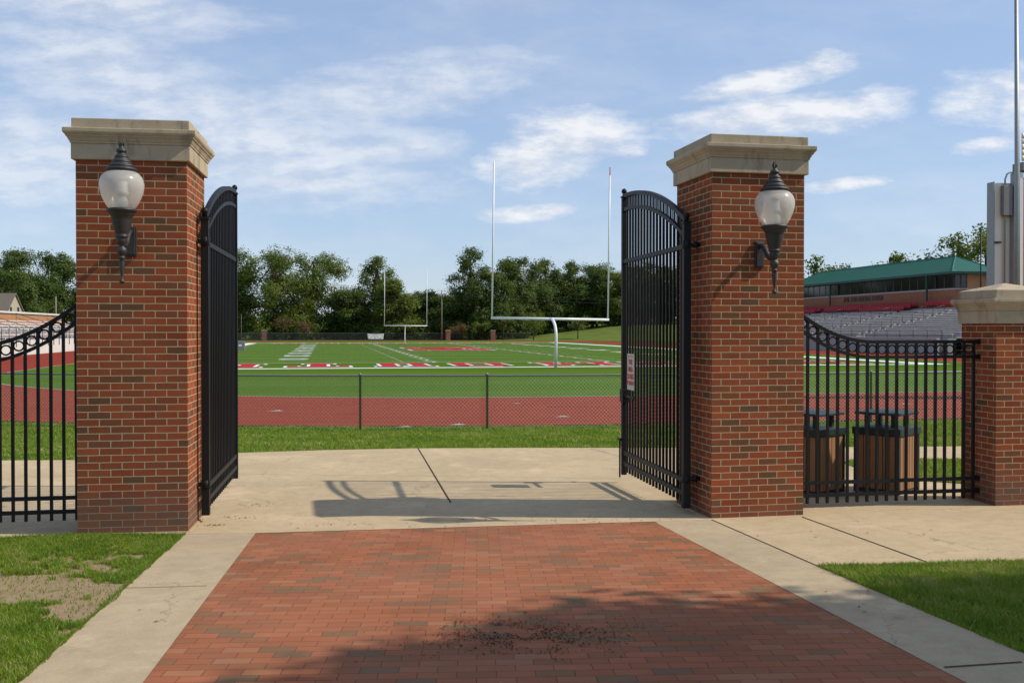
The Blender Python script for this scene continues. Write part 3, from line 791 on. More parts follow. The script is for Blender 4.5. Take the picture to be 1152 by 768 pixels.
# ------------------------------------------------------------------ gate leaves
def gate_leaf(hx, hy, fx, fy, label, outward):
    A, B = Vector((hx, hy)), Vector((fx, fy)); d = B-A; ln = d.length; yaw = math.atan2(d.y, d.x)
    e = empty('gate_leaf', (hx, hy, 0), yaw, label, 'gate', 'open iron gate leaves')
    Lh = ln; rise = .56; RR = (Lh*Lh+rise*rise)/(2*rise)
    zt = 3.62
    def top(x): return zt-RR+math.sqrt(max(RR*RR-(Lh-x)**2, 0))
    xs = [ln*i/40 for i in range(41)]
    a = MB(); a.tube([(x, 0, top(x)) for x in xs], .024, 4, square=True); a.build('arched_top_rail', M['iron'], e)
    a = MB(); a.tube([(x, 0, top(x)-.175) for x in xs], .020, 4, square=True); a.build('arched_lower_rail', M['iron'], e)
    for z, nm in ((2.785, 'middle_rail'), (.350, 'bottom_rail'), (.212, 'bottom_rail')):
        r = MB(); r.box(.03, -.021, z-.024, ln-.03, .021, z+.024); r.build(nm, M['iron'], e)
    n = 19; sp = (ln-.06)/n
    for i in range(1, n):
        x = .03+i*sp; w = .0125
        p = MB(); p.box(x-w, -w, .11, x+w, w, top(x)-.177); p.build('picket', M['iron'], e)
    for i in range(1, n*2):
        x = .03+i*sp/2; w = .0085 if i % 2 == 0 else .0045
        p = MB(); p.box(x-w, -w, top(x)-.165, x+w, w, top(x)-.012); p.build('frieze_spindle', M['iron'], e)
    def post(x, z1, w):
        p = MB(); p.box(x-w, -w, .065, x+w, w, z1); p.box(x-w*1.25, -w*1.25, z1, x+w*1.25, w*1.25, z1+.02)
        o = p.build('post', M['iron'], e)
        b = MB(); b.lathe([(.018, z1+.02), (.014, z1+.045), (.028, z1+.058), (.036, z1+.080), (.028, z1+.104), (.012, z1+.116), (.002, z1+.12)], 14, x); b.build('ball_finial', M['iron'], o)
    post(0, 3.02, .038); post(ln, 3.60, .030)
    # hinges reaching back to the pillar
    for z in (2.80, .37):
        h = MB(); s = outward
        h.tube([(0, 0, z-.045), (0, 0, z+.045)], .046, 10); h.tube([(0, 0, z), (-.03, s*.17, z)], .022, 8); h.box(-.08, s*.14, z-.08, .03, s*.175, z+.08); h.tube([(-.03, s*.09, z-.035), (-.03, s*.09, z+.035)], .024, 8)
        h.build('hinge', M['iron'], e)
    return e, ln
def gp(px, D): return ((px-PX0)/FPX*D, D)
hR = gp(772, 10.45); fR = gp(702, 12.85)
leafR, lnR = gate_leaf(*hR, *fR, 'open iron gate leaf on the right carrying a small white sign', -1)
hL = gp(231.0, 10.05); fL = gp(264.5, 12.52)
leafL, lnL = gate_leaf(*hL, *fL, 'open iron gate leaf on the left seen almost edge on', 1)
# lock box and drop rod on the right leaf
m = MB(); m.box(lnR-.10, -.045, 1.0, lnR+.045, .045, 1.16); m.box(lnR-.5, -.02, 1.06, lnR-.1, .02, 1.09); m.build('lock_box', M['iron'], leafR, bevel=.004)
m = MB(); m.tube([(lnR+.012, .05, .52), (lnR+.012, .05, .03)], .011, 8); m.box(lnR-.02, .03, .50, lnR+.10, .062, .53); m.build('drop_rod', M['iron'], leafR)
# the sign hung on the right leaf, facing the walk
def on_leaf(e, x, y, z):
    c, s = math.cos(e.rotation_euler.z), math.sin(e.rotation_euler.z)
    return (e.location.x+x*c-y*s, e.location.y+x*s+y*c, z)
sx = lnR-.40
sg = empty('gate_sign', on_leaf(leafR, sx, .024, 1.17), leafR.rotation_euler.z, 'small white sign with red lettering wired to the right gate leaf', 'sign')
m = MB(); m.box(-.150, -.003, 0, .150, .003, .45); m.build('sign_board', M['signboard'], sg, bevel=.002)
for txt, z, sz in (('THIS', .345, .085), ('AREA', .255, .085), ('CLOSED', .165, .085), ('AT NIGHT', .085, .068)):
    t = text_mesh(txt, sz, 'lettering', M['signred'], sg, .001, bold=.002)
    t.location = (0, .0055, z); t.rotation_euler = (PI/2, 0, PI)
m = MB(); m.box(-.125, .0032, .412, .125, .0045, .421); m.build('printed_rule', M['signred'], sg)

# ------------------------------------------------------------------ slatted litter bins
def litter_bin(loc, yaw, label):
    e = empty('litter_bin', (*loc, Hxy(*loc)+.003), yaw, label, 'litter bin', 'slatted litter bins behind the right fence')
    w = .265
    b = MB(); b.box(-w+.02, -w+.02, .03, w-.02, w-.02, .68); b.box(-w, -w, 0, w, w, .05); b.build('liner', M['darkrail'], e)
    for side in range(4):
        s = MB()
        for k in range(6):
            x0 = -w+.028+k*(2*w-.056)/6
            pts = []
            s.box(x0+.005, -w-.012, .055, x0+(2*w-.056)/6-.005, -w+.012, .685)
        a = side*PI/2; c_, s_n = math.cos(a), math.sin(a)
        s.v = [(x*c_-y*s_n, x*s_n+y*c_, z) for x, y, z in s.v]
        s.build('slat_panel', M['wood'], e, bevel=.003)
    for x in (-1, 1):
        for y in (-1, 1):
            p = MB(); p.box(x*w-.015, y*w-.015, 0, x*w+.015, y*w+.015, .70); p.build('corner_post', M['darkrail'], e)
    r = MB(); r.box(-w-.03, -w-.03, .69, w+.03, w+.03, .775); r.box(-w+.06, -w+.06, .77, w-.06, w-.06, .779); r.build('top_ring', M['greenlid'], e, bevel=.008)
    for x, y in ((-1, -1), (1, 1), (1, -1), (-1, 1)):
        q = MB(); q.box(x*w*.62-.025, y*w*.62-.025, .77, x*w*.62+.025, y*w*.62+.025, .93); q.build('lid_post', M['greenlid'], e)
    l = MB(); o = w+.01
    l.loft([[(-o, -o, .925), (o, -o, .925), (o, o, .925), (-o, o, .925)], [(-o, -o, .955), (o, -o, .955), (o, o, .955), (-o, o, .955)], [(-.12, -.12, .978), (.12, -.12, .978), (.12, .12, .978), (-.12, .12, .978)]])
    l.build('lid', M['greenlid'], e, bevel=.006)
    return e
litter_bin(gp(998, 12.05), R(10.5)+R(34), 'square wood slatted litter bin standing nearer the short end pillar')
litter_bin(gp(913, 12.0), R(10.5)+R(30), 'square wood slatted litter bin half hidden behind the tall gate pillar')

# ------------------------------------------------------------------ chain-link fence round the near bend
def chain_fence(path, zb, h, spacing, name, label, wire, postm, dia=.10, wr=.0032, toprail=True, posts=None):
    """path: (x, y) polyline, posts every spacing metres."""
    P = [Vector(p) for p in path]; cum = [0]
    for a, b in zip(P, P[1:]): cum.append(cum[-1]+(b-a).length)
    tot = cum[-1]
    def at(t):
        t = max(0, min(tot-1e-6, t))
        for i in range(len(P)-1):
            if cum[i+1] >= t:
                k = (t-cum[i])/(cum[i+1]-cum[i]); return P[i].lerp(P[i+1], k)
    o = at(tot/2)
    e = empty(name, (o.x, o.y, zb), 0, label, 'fence')
    loc = lambda t, z: (at(t).x-o.x, at(t).y-o.y, z)
    ts = [i*spacing for i in range(int(tot/spacing)+1)]
    if posts:                        # surveyed posts, then equal bays outwards
        ts = []
        for px in posts:
            ts.append(min((abs(at(tot*i/2000).x/at(tot*i/2000).y-(px-PX0)/FPX), tot*i/2000) for i in range(2001))[1])
        while ts[0] > spacing: ts.insert(0, ts[0]-spacing)
        while ts[-1] < tot-spacing: ts.append(ts[-1]+spacing)
    for tt in ts:
        q = MB(); x, y, _ = loc(tt, 0)
        q.lathe([(.026, -.1), (.026, h+.01), (.034, h+.012), (.030, h+.04), (.004, h+.06)], 8, x, y); q.build('post', postm, e)
    if toprail:
        q = MB(); st = max(2, int(tot/.8)); q.tube([loc(tot*i/st, h) for i in range(st+1)], .022, 8); q.build('top_rail', postm, e)
    V, F = [], []
    k = int(tot/dia)
    q = MB()
    for i in range(-int(h/dia)-1, k+1):
        for sg_ in (1, -1):
            t0 = i*dia; pts = []
            m_ = 3
            for j in range(m_+1):
                z = h*j/m_; t = t0+(z if sg_ > 0 else h-z)
                if 0 <= t <= tot: pts.append((*loc(t, 0)[:2], z+.02))
            if len(pts) > 1: q.tube(pts, wr, 3, sm=False)
    w = q.build('wire_mesh', wire, e)
    return e
ff = oval(TW+.75, 40)
pth = [p for p in ff if S(*p) < 45]
pth.sort(key=lambda p: p[0]*CX[0]+p[1]*CX[1])
chain_fence(pth, -.33, 1.22, 3.05, 'chain_link_fence', 'low chain link fence with grey pipe rail along the near track bend', M['wire'], M['postgrey'], dia=.085, wr=.0034, posts=(404, 547, 703))

# ------------------------------------------------------------------ goal posts
def goal_post(c, s, towards, label, tilt):
    x, y = W(c, s)
    e = empty('goal_post', (x, y, -.31), TH, label, 'goal post', 'white goal posts on the end lines')
    hb, up, half = 2.87, 9.25, 3.555
    e.rotation_euler = (0, R(tilt), TH)
    m = MB(); pts = [(0, 0, 0), (0, 0, 1.75)]
    for k in range(1, 9):
        a = PI/2*k/8; pts.append((0, towards*1.5*(1-math.cos(a)), 1.75+(hb-1.75)*math.sin(a)))
    m.tube(pts, .085, 12); m.build('gooseneck_post', M['white'], e)
    m = MB(); m.tube([(-half-.06, towards*1.55, hb), (half+.06, towards*1.55, hb)], .075, 12); m.build('crossbar', M['white'], e)
    for sx_ in (-1, 1):
        m = MB(); m.tube([(sx_*half, towards*1.55, hb), (sx_*half, towards*1.55, hb+up)], .050, 10); u = m.build('upright', M['white'], e)
        m = MB(); m.quad([(sx_*half+.02, towards*1.55-.08, hb+up-.02), (sx_*half+.03, towards*1.55-.09, hb+up-.55), (sx_*half-.05, towards*1.55-.10, hb+up-.57), (sx_*half-.04, towards*1.55-.08, hb+up-.04)])
        if sx_ > 0 and towards > 0: m.build('wind_ribbon', M['ribbon'], u)
goal_post(C0-.1, 57.2, 1, 'white goal post standing on the near end line, the larger one', .75)
goal_post(C0-.1, 171.0, -1, 'small distant white goal post on the far end line', .3)

# ------------------------------------------------------------------ far fence, banner, small things across the field
fp = [W(c, s) for c, s in ((-26, 212), (-10, 213.5), (5, 214), (20, 214.2), (44, 214.5))]
chain_fence(fp, -.33, 1.5, 4.0, 'chain_link_fence', 'dark chain link fence in front of the far trees', M['darkwire'], M['postgrey'], dia=.22, wr=.012)
x, y = gp(422.5, 207.5)
b = empty('banner', (x, y, -.33), TH, 'white cloth banner tied to the far fence', 'banner')
m = MB(); 
rows = []
for i in range(9):
    u = -1.7+3.4*i/8
    rows.append([(u*(1-.1*(k/4)), .04*math.sin(u*3+k), 1.35-.28*k-.05*math.sin(PI*i/8)*(k < 1)) for k in range(5)])
for i in range(8):
    for k in range(4): m.quad([rows[i][k], rows[i+1][k], rows[i+1][k+1], rows[i][k+1]], 0, True)
o = m.build('cloth', M['banner'], b); sm_ = o.modifiers.new('thick', 'SOLIDIFY'); sm_.thickness = .02
for px, lab in ((504, 'low brick post in the far fence near the wooden utility pole'), (554.5, 'low brick post in the far fence under the near goal post upright'), (297, 'low brick post in the far fence at the left end')):
    x, y = gp(px, 209); e = empty('brick_post', (x, y, -.35), TH, lab, 'post', 'low brick posts in the far fence')
    m = MB(); m.box(-.45, -.45, 0, .45, .45, 2.0); m.build('shaft', M['farbrick'], e)
    m = MB(); m.box(-.52, -.52, 2.0, .52, .52, 2.14); m.build('capstone', M['sill'], e)
x, y = gp(270.5, 107)
e = empty('equipment_box', (x, y, -.31), TH, 'grey equipment box at the left sideline of the field', 'box')
m = MB(); m.box(-.45, -.35, 0, .45, .35, .98); m.build('cabinet', M['greybox'], e, bevel=.03)
m = MB(); m.box(-.16, -.358, .45, .16, -.353, .65); m.build('white_patch', M['signwhite'], e)
def utility_pole(px, D, h, label, r=.14, box=True):
    x, y = gp(px, D); e = empty('utility_pole', (x, y, -.4), 0, label, 'pole')
    m = MB(); m.tube([(0, 0, 0), (0, 0, h)], [r, r*.7], 10); m.build('shaft', M['wood_pole'], e)
    if not box: return e, Vector((x, y, h-.5))
    m = MB(); m.lathe([(.02, h-1.6), (.17, h-1.55), (.17, h-.9), (.02, h-.85)], 10, .26); m.box(.0, -.05, h-1.3, .2, .05, h-1.2); m.build('transformer', M['greybox'], e)
    return e, Vector((x, y, h-.5))
e1, w1 = utility_pole(497, 206, 10.4, 'tall wooden utility pole in front of the far trees')
e2, w2 = utility_pole(63, 190, 8.6, 'pale utility pole beyond the left stand', .2, False)
e3, w3 = utility_pole(271.5, 212, 5.6, 'short lamp pole beside the far fence just right of the left gate leaf', .10, False)
m = MB()
for dz in (0, -.75):
    a, b_ = w1+Vector((0, 0, dz)), Vector((62, 214, 8.6+dz))
    m.tube([a.lerp(b_, k/16)+Vector((0, 0, -1.2*4*(k/16)*(1-k/16))) for k in range(17)], .022, 4, sm=False)
    b_ = Vector((-60, 214, 9.0+dz))
    m.tube([a.lerp(b_, k/16)+Vector((0, 0, -1.2*4*(k/16)*(1-k/16))) for k in range(17)], .022, 4, sm=False)
tag(m.build('power_line', M['darkrail']), 'thin dark power lines strung from the wooden utility pole', 'power line')

# grassy hill on the far right of the field
n = 44; V = []; F = []
hx0, hx1, hy0, hy1 = -14, 130, 196, 330
def sst(t): t = max(0, min(1, t)); return t*t*(3-2*t)
def hill_z(x, y):
    k = sst((x+10)/42); base = 206-.16*x if x > 0 else 206
    return -.36+k*(3.2*sst((y-base)/34)+2.2*sst((y-base-20)/70))
for j in range(n+1):
    for i in range(n+1):
        x = hx0+(hx1-hx0)*i/n; y = hy0+(hy1-hy0)*j/n; V.append((x, y, hill_z(x, y)))
for j in range(n):
    for i in range(n):
        a = j*(n+1)+i; F.append((a, a+1, a+n+2, a+n+1))
me = bpy.data.meshes.new('hill'); me.from_pydata(V, [], F); me.materials.append(M['hill'])
for p in me.polygons: p.use_smooth = True
o = link(bpy.data.objects.new('grassy_hill', me)); o['kind'] = 'structure'

# ------------------------------------------------------------------ trees
def crown_arrays(lobes, nleaf, leaf, rs, clump=14, fill=.55, pw=.75):
    """Leaf clumps through the volume of several ellipsoid lobes. lobes: (cx, cy, cz, rx, ry, rz)."""
    vol = np.array([l[3]*l[4]*l[5] for l in lobes])**pw; vol = vol/vol.sum()
    nc = nleaf//clump; idx = rs.choice(len(lobes), nc, p=vol)
    Lb = np.array(lobes)[idx]
    d = rs.normal(size=(nc, 3)); d /= np.linalg.norm(d, axis=1)[:, None]
    r = np.clip(rs.random(nc)**fill, 0, 1)*rs.uniform(.84, 1.05, nc)
    cen = Lb[:, :3]+d*r[:, None]*Lb[:, 3:]
    cs = leaf*rs.uniform(.8, 1.7, nc)
    cen = np.repeat(cen, clump, 0); css = np.repeat(cs, clump)
    off = np.clip(rs.normal(size=(len(cen), 3)), -1.7, 1.7)*css[:, None]*np.array([1, 1, .62])
    P = cen+off; n = len(P)
    nr = rs.normal(size=(n, 3))*.62+np.repeat(d, clump, 0)*1.1+np.array([0, 0, .65]); nr /= np.linalg.norm(nr, axis=1)[:, None]
    t = np.cross(nr, rs.normal(size=(n, 3))); t /= np.linalg.norm(t, axis=1)[:, None]; b = np.cross(nr, t)
    sz = leaf*rs.uniform(.55, 1.25, n)
    t *= (sz*.5)[:, None]; b *= (sz*.36)[:, None]
    bend = nr*(sz*.12)[:, None]
    V = np.stack([P-t, P-b*.9+bend, P+t, P+b+bend], 1).reshape(-1, 3)
    F = np.arange(n*4).reshape(-1, 4)
    tint = np.clip(np.repeat(rs.random(nc), clump)*.7+rs.random(n)*.4-.05, 0, 1)
    return V, F, np.repeat(tint, 4)
def trunk_mesh(h, r, lobes, rs, name='trunk'):
    m = MB(); top = max(l[2] for l in lobes)
    m.tube([(0, 0, -.3), (rs.normal()*.05*r, 0, h*.35), (rs.normal()*.3*r, rs.normal()*.3*r, h*.7), (rs.normal()*.5*r, rs.normal()*.5*r, top)], [r*1.25, r, r*.8, r*.2], 9)
    for l in lobes:
        z0 = h*rs.uniform(.45, .9); p = Vector((l[0], l[1], l[2]))
        a = Vector((0, 0, z0)); mid_ = a.lerp(p, .5)+Vector((0, 0, -.12*(p-a).length+rs.normal()*.1))
        m.tube([a, mid_, p], [r*.42, r*.28, r*.07], 6)
    return m
def lobes_for(kind, h, w, rs):
    Ls = []
    if kind == 'broad':
        Ls.append((0, 0, h*.50, w*.36, w*.36, h*.40))
        for k in range(13):
            a = 2*PI*k/13*2.4+rs.normal()*.3; z = h*(.14+.70*k/12); prof = math.sin(PI*(.18+.70*(z/h)))**.7
            rr = w*.40*prof*rs.uniform(.8, 1.1); q = w*rs.uniform(.13, .21)
            Ls.append((rr*math.cos(a), rr*math.sin(a), z, q, q, q*rs.uniform(.8, 1.1)))
        for k in range(5):
            q = w*rs.uniform(.09, .15); Ls.append((rs.normal()*w*.15, rs.normal()*w*.15, h*rs.uniform(.86, .96)-q*.4, q, q, q*.8))
    elif kind == 'tall':
        Ls.append((0, 0, h*.48, w*.30, w*.30, h*.40))
        for k in range(14):
            f = k/13; a = k*2.4+rs.normal()*.3; ww = w*.36*(math.sin(PI*(.22+.72*f))**.8); z = h*(.12+.78*f)
            q = w*rs.uniform(.15, .24)*(1.1-.45*f); Ls.append((ww*math.cos(a), ww*math.sin(a), z, q, q, q*1.1))
        Ls.append((0, 0, h*.93, w*.13, w*.13, h*.07))
    elif kind == 'sparse':
        for k in range(10):
            a = rs.uniform(0, 2*PI); rr = w*.36*rs.random()**.5; z = h*rs.uniform(.40, .93); q = w*rs.uniform(.10, .2)
            Ls.append((rr*math.cos(a), rr*math.sin(a), z, q, q, q*.7))
    return Ls
def tree(x, y, z, h, w, kind, mat, label, seed, nleaf=24000, leaf=.42, name='broadleaf_tree', group='trees beyond the far bend'):
    rs = np.random.default_rng(seed)
    e = empty(name, (x, y, z), rs.uniform(0, 6.28), label, 'tree', group)
    lb = lobes_for(kind, h, w, rs)
    V, F, T = crown_arrays(lb, nleaf, leaf, rs)
    mesh_np('crown', V, F, mat, e, T)
    trunk_mesh(h, max(.05, h*.018), lb, rs).build('trunk', M['bark'], e)
    return e
def far_tree(px, top, wpx, D, kind, mat, label, seed, nleaf=24000, leaf=.42, name='broadleaf_tree', group='trees beyond the far bend'):
    x, y = gp(px, D); z = hill_z(x, y) if (x > hx0 and y > hy0) else -.35
    h = CAMZ+(HZ-top)/FPX*D-z
    return tree(x, y, z, h*.985, wpx/FPX*D, kind, mat, label, seed, nleaf, leaf, name, group)
T_ = [
 (8, 274, 78, 232, 'broad', 'leafdark', 'dark rounded tree behind the house roof at the left edge'),
 (58, 280, 62, 226, 'broad', 'leafdark', 'dark tree close to the left pillar with sky showing through its crown'),
 (28, 300, 70, 214, 'broad', 'leafdark', 'lower dark tree just right of the house gable'),
 (108, 292, 80, 230, 'broad', 'leafdark', 'dark tree mostly hidden behind the left brick pillar'),
 (266, 300, 50, 222, 'broad', 'leaf', 'dark tree peeping out beside the left gate leaf'),
 (309, 274, 92, 221, 'broad', 'leaf', 'big rounded light green tree first right of the left gate leaf'),
 (352, 281, 84, 226, 'broad', 'leaf', 'big spreading green tree beside the tallest rounded one'),
 (393, 324, 50, 224, 'broad', 'leafdark', 'low dark tree in the dip left of the pointed tree'),
 (424, 286, 56, 226, 'tall', 'leaf', 'pointed tree rising behind the far goal post'),
 (446, 312, 44, 218, 'broad', 'leaf', 'leaning green tree on the right flank of the pointed tree'),
 (473, 326, 44, 226, 'broad', 'leafdark', 'low tree in the gap left of the wooden pole'),
 (500, 330, 40, 222, 'broad', 'leafdark', 'low dark tree directly behind the wooden utility pole'),
 (529, 276, 58, 224, 'tall', 'leafdark', 'tall dark tree left of the near goal post upright'),
 (556, 300, 50, 218, 'broad', 'leafdark', 'dark tree straight behind the left upright of the near goal post'),
 (583, 286, 62, 226, 'broad', 'leafdark', 'broad dark tree just right of the left upright'),
 (614, 289, 50, 236, 'tall', 'leafdark', 'narrow dark tree over the middle of the crossbar'),
 (641, 293, 46, 238, 'tall', 'leafdark', 'narrow tree with a notched top left of the right upright'),
 (667, 293, 56, 240, 'broad', 'leafdark', 'dark tree over the right half of the crossbar'),
 (692, 303, 48, 238, 'broad', 'leaf', 'green tree on the hill at the free end of the right gate leaf'),
 (724, 292, 62, 240, 'broad', 'leafdark', 'dark tree seen through the middle of the right gate leaf'),
 (768, 296, 66, 240, 'broad', 'leafdark', 'dark tree seen through the hinge side of the right gate leaf'),
]
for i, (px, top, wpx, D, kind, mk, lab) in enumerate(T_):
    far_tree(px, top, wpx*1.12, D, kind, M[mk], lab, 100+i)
U_ = [
 (918, 285, 34, 178, 'tall', 'leafdark', 'dark conical tree behind the left end of the green roof', 2600),
 (938, 293, 22, 182, 'broad', 'leaf', 'small tree flanking the dark conical one over the green roof', 1800),
 (952, 295, 18, 190, 'broad', 'leafdark', 'small dark tuft of a tree just above the roof ridge', 1200),
 (971, 289, 26, 176, 'sparse', 'leafdark', 'small dark tree over the middle of the roof ridge', 1000),
 (1000, 277, 44, 172, 'sparse', 'leafyel', 'thin yellow green tree over the roof ridge', 2600),
 (1032, 279, 38, 170, 'sparse', 'leaf', 'thin loose crowned tree near the right end of the ridge', 2200),
 (1049, 286, 22, 176, 'broad', 'leafdark', 'small dark tree at the right end of the ridge', 1200),
 (1078, 254, 76, 166, 'broad', 'leaf', 'large bright tree behind the roof hip left of the thin dark mast', 6000),
 (1110, 248, 60, 170, 'broad', 'leaf', 'large tree behind the grey panel structure', 6000),
]
for i, (px, top, wpx, D, kind, mk, lab, nl) in enumerate(U_):
    far_tree(px, top, wpx*1.1, D, kind, M[mk], lab, 300+i, nl, .55, 'broadleaf_tree', 'trees behind the press box')
SP = [(318, 356, 'reddish'), (345, 362, 'reddish'), (466, 360, 'green'), (516, 364, 'reddish'), (540, 362, 'green'), (566, 356, 'green'), (600, 352, 'green'), (650, 353, 'green')]
SPL = ['reddish sapling left of centre under the big rounded tree', 'second reddish sapling, under the spreading tree', 'green sapling beside the wooden utility pole', 'reddish sapling between the utility pole and the brick post', 'slim green sapling left of the near goal post', 'green sapling just right of the near left upright', 'pale green sapling under the left half of the crossbar', 'slim sapling at the foot of the grassy hill']
for i, ((px, top, kk), lab) in enumerate(zip(SP, SPL)):
    far_tree(px, top, 26, 211+i % 3, 'sparse', M['leafred'] if kk == 'reddish' else M['leafyel' if i % 2 else 'leaf'], lab, 500+i, 700, .36, 'sapling', 'saplings along the far fence')
# the shaded mass of shrubs under the trees
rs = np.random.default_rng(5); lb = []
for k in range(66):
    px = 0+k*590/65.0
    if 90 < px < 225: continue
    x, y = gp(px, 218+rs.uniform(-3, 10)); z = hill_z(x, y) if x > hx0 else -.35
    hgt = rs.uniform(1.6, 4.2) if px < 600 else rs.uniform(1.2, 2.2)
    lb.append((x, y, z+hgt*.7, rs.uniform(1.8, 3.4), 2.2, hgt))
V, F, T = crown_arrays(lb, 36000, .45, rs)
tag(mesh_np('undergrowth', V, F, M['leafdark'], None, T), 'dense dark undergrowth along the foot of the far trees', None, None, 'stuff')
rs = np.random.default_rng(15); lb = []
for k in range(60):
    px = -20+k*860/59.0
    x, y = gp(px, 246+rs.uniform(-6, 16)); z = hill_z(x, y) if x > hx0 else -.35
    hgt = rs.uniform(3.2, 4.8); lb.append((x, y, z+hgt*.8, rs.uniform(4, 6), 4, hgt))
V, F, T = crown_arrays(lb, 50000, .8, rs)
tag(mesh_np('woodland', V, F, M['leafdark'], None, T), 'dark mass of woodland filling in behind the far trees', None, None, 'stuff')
# the tree beside the walk whose shade lies on the paving
rs = np.random.default_rng(77)
e = empty('broadleaf_tree', (11.2, 3.0, .2), .4, 'broadleaf tree beside the walk whose shade falls on the brick paving', 'tree')
lb = [(0, 0, 7.6, 3.2, 3.0, 2.3), (-1.9, 1.5, 7.4, 1.7, 1.7, 1.3), (1.5, 2.3, 7.2, 1.6, 1.5, 1.2), (-3.0, .2, 6.6, 1.6, 1.6, 1.1), (2.4, .6, 7.0, 1.9, 1.9, 1.3), (0, 2.6, 6.3, 1.5, 1.2, .9), (-2, -2, 7.0, 2, 2, 1.4), (1.8, -2, 7.5, 2, 2, 1.5), (.2, .3, 9.2, 1.9, 1.9, 1.2), (-1.6, 2.3, 6.0, 1.0, .9, .7), (-2.2, 1.55, 8.3, .8, .45, .6), (-1.3, 1.9, 8.3, 1.1, .8, .8), (-2.1, 1.5, 8.6, .8, .5, .5), (-2.5, 1.15, 8.5, .8, .55, .5), (-1.5, 1.1, 8.6, .9, .7, .6), (.4, 2.6, 7.6, 1.3, .9, .9), (-3.4, 2.0, 5.6, .7, .6, .5), (1.5, -3.2, 8.6, 4, 3.6, 3.2), (-2.2, -3.4, 7.8, 3, 2.8, 2.2), (3.2, .6, 9.4, 3, 2.6, 2.4), (-2.4, -.6, 7.2, 2.2, 1.8, 1.4), (1.2, 1.4, 8.0, 2.2, 1.5, 1.6)]
V, F, T = crown_arrays(lb, 300000, .18, rs, clump=18, fill=.5, pw=.58)
e.rotation_euler.z = 0
mesh_np('crown', V, F, M['leaf'], e, T)
trunk_mesh(7, .2, lb, rs).build('trunk', M['bark'], e)

# ------------------------------------------------------------------ right grandstand
def frame_thing(name, c, s, label, cat, z=-.32, rz=TH): 
    x, y = W(c, s); return empty(name, (x, y, z), rz, label, cat)
gs = frame_thing('grandstand', 52.8, 80, 'grandstand of grey benches with red seat rows at the top, below the press box', 'grandstand')
# local X across (away from the field), local Y along the field
LEN = 66
m = MB(); m.box(0, 0, 0, .25, LEN, 1.40); m.build('front_wall', M['greywall'], gs)
m = MB(); m.box(-.04, 0, 1.402, .29, LEN, 1.50); m.build('wall_coping', M['sill'], gs)
AIS = [15.2, 25.5, 36.5, 47.0]               # aisles
def segs():
    e0 = 0
    for a in AIS+[LEN+1]:
        yield (e0, min(a-.5, LEN)); e0 = a+.5
NR = 14; DEP = .80; RIS = .19; Z0 = 1.45; X0 = 1.1
for r in range(NR):
    m = MB(); xx = X0+r*DEP; zz = Z0+r*RIS
    m.box(xx, 0, 0 if r == 0 else zz-RIS, xx+DEP, LEN, zz, 0); m.build('tread', M['tread'], gs)
    m = MB()
    for y0, y1 in segs(): m.box(xx+.30, y0, zz+.36, xx+.58, y1, zz+.41, 0); m.box(xx+.42, y0, zz+.0, xx+.47, y1, zz+.36, 1)
    m.build('bench_row', [M['bench'], M['tread']], gs)
for a in AIS:
    m = MB()
    for r in range(NR):
        xx = X0+r*DEP; zz = Z0+r*RIS; m.box(xx+.05, a-.45, zz+.005, xx+.60, a+.45, zz+.17)
    m.build('aisle_steps', M['step'], gs)
RX = X0+NR*DEP; RZ = Z0+NR*RIS
for r in range(3):
    xx = RX+r*.85; zz = RZ+r*.25
    m = MB(); m.box(xx, 0, zz-.4, xx+.85, LEN, zz); m.build('tread', M['tread'], gs)
    for q, (y0, y1) in enumerate(segs()):
        if q in (0, 1) and r < 2: continue
        if q == 3 and r < 1: continue
        m = MB(); y = max(y0, 0)
        while y+.5 < y1:
            m.box(xx+.2, y+.02, zz+.36, xx+.62, y+.47, zz+.44); m.box(xx+.56, y+.02, zz+.44, xx+.66, y+.47, zz+.86); m.box(xx+.38, y+.2, zz, xx+.44, y+.28, zz+.36)
            y += .52
        m.build('red_seat_row', M['redseat'], gs)
m = MB()
y = 0
while y < LEN:
    m.tube([(.5, y, 1.3), (.5, y, 2.45)], .03, 6); y += 2.2
for z in (1.75, 2.1, 2.45): m.tube([(.5, 0, z), (.5, LEN, z)], .022, 6)
m.build('front_railing', M['darkrail'], gs)
for a in AIS:
    for r in range(2, NR, 3):
        m = MB(); xx = X0+r*DEP; zz = Z0+r*RIS
        m.tube([(xx, a+.5, zz), (xx, a+.5, zz+.95), (xx+1.3, a+.5, zz+1.25), (xx+1.3, a+.5, zz+.4)], .03, 6)
        m.build('aisle_handrail', M['darkrail'], gs)
for y in (31, 41.5):
    m = MB()
    for z in [1.5+.10*k for k in range(14)]: m.tube([(1.2, y, z), (1.2, y+3.4, z)], .028, 4, sm=False); m.tube([(3.2, y, z), (3.2, y+3.4, z)], .028, 4, sm=False); m.tube([(1.2, y, z), (3.2, y, z)], .028, 4, sm=False)
    for yy in (y, y+1.7, y+3.4):
        for xx in (1.2, 3.2): m.tube([(xx, yy, 1.4), (xx, yy, 2.85)], .04, 6)
    m.build('seating_enclosure', M['darkrail'], gs)
m = MB(); m.box(RX+2.60, 0, .0, RX+2.78, LEN, RZ+.9); m.build('rear_wall', M['farbrick'], gs)
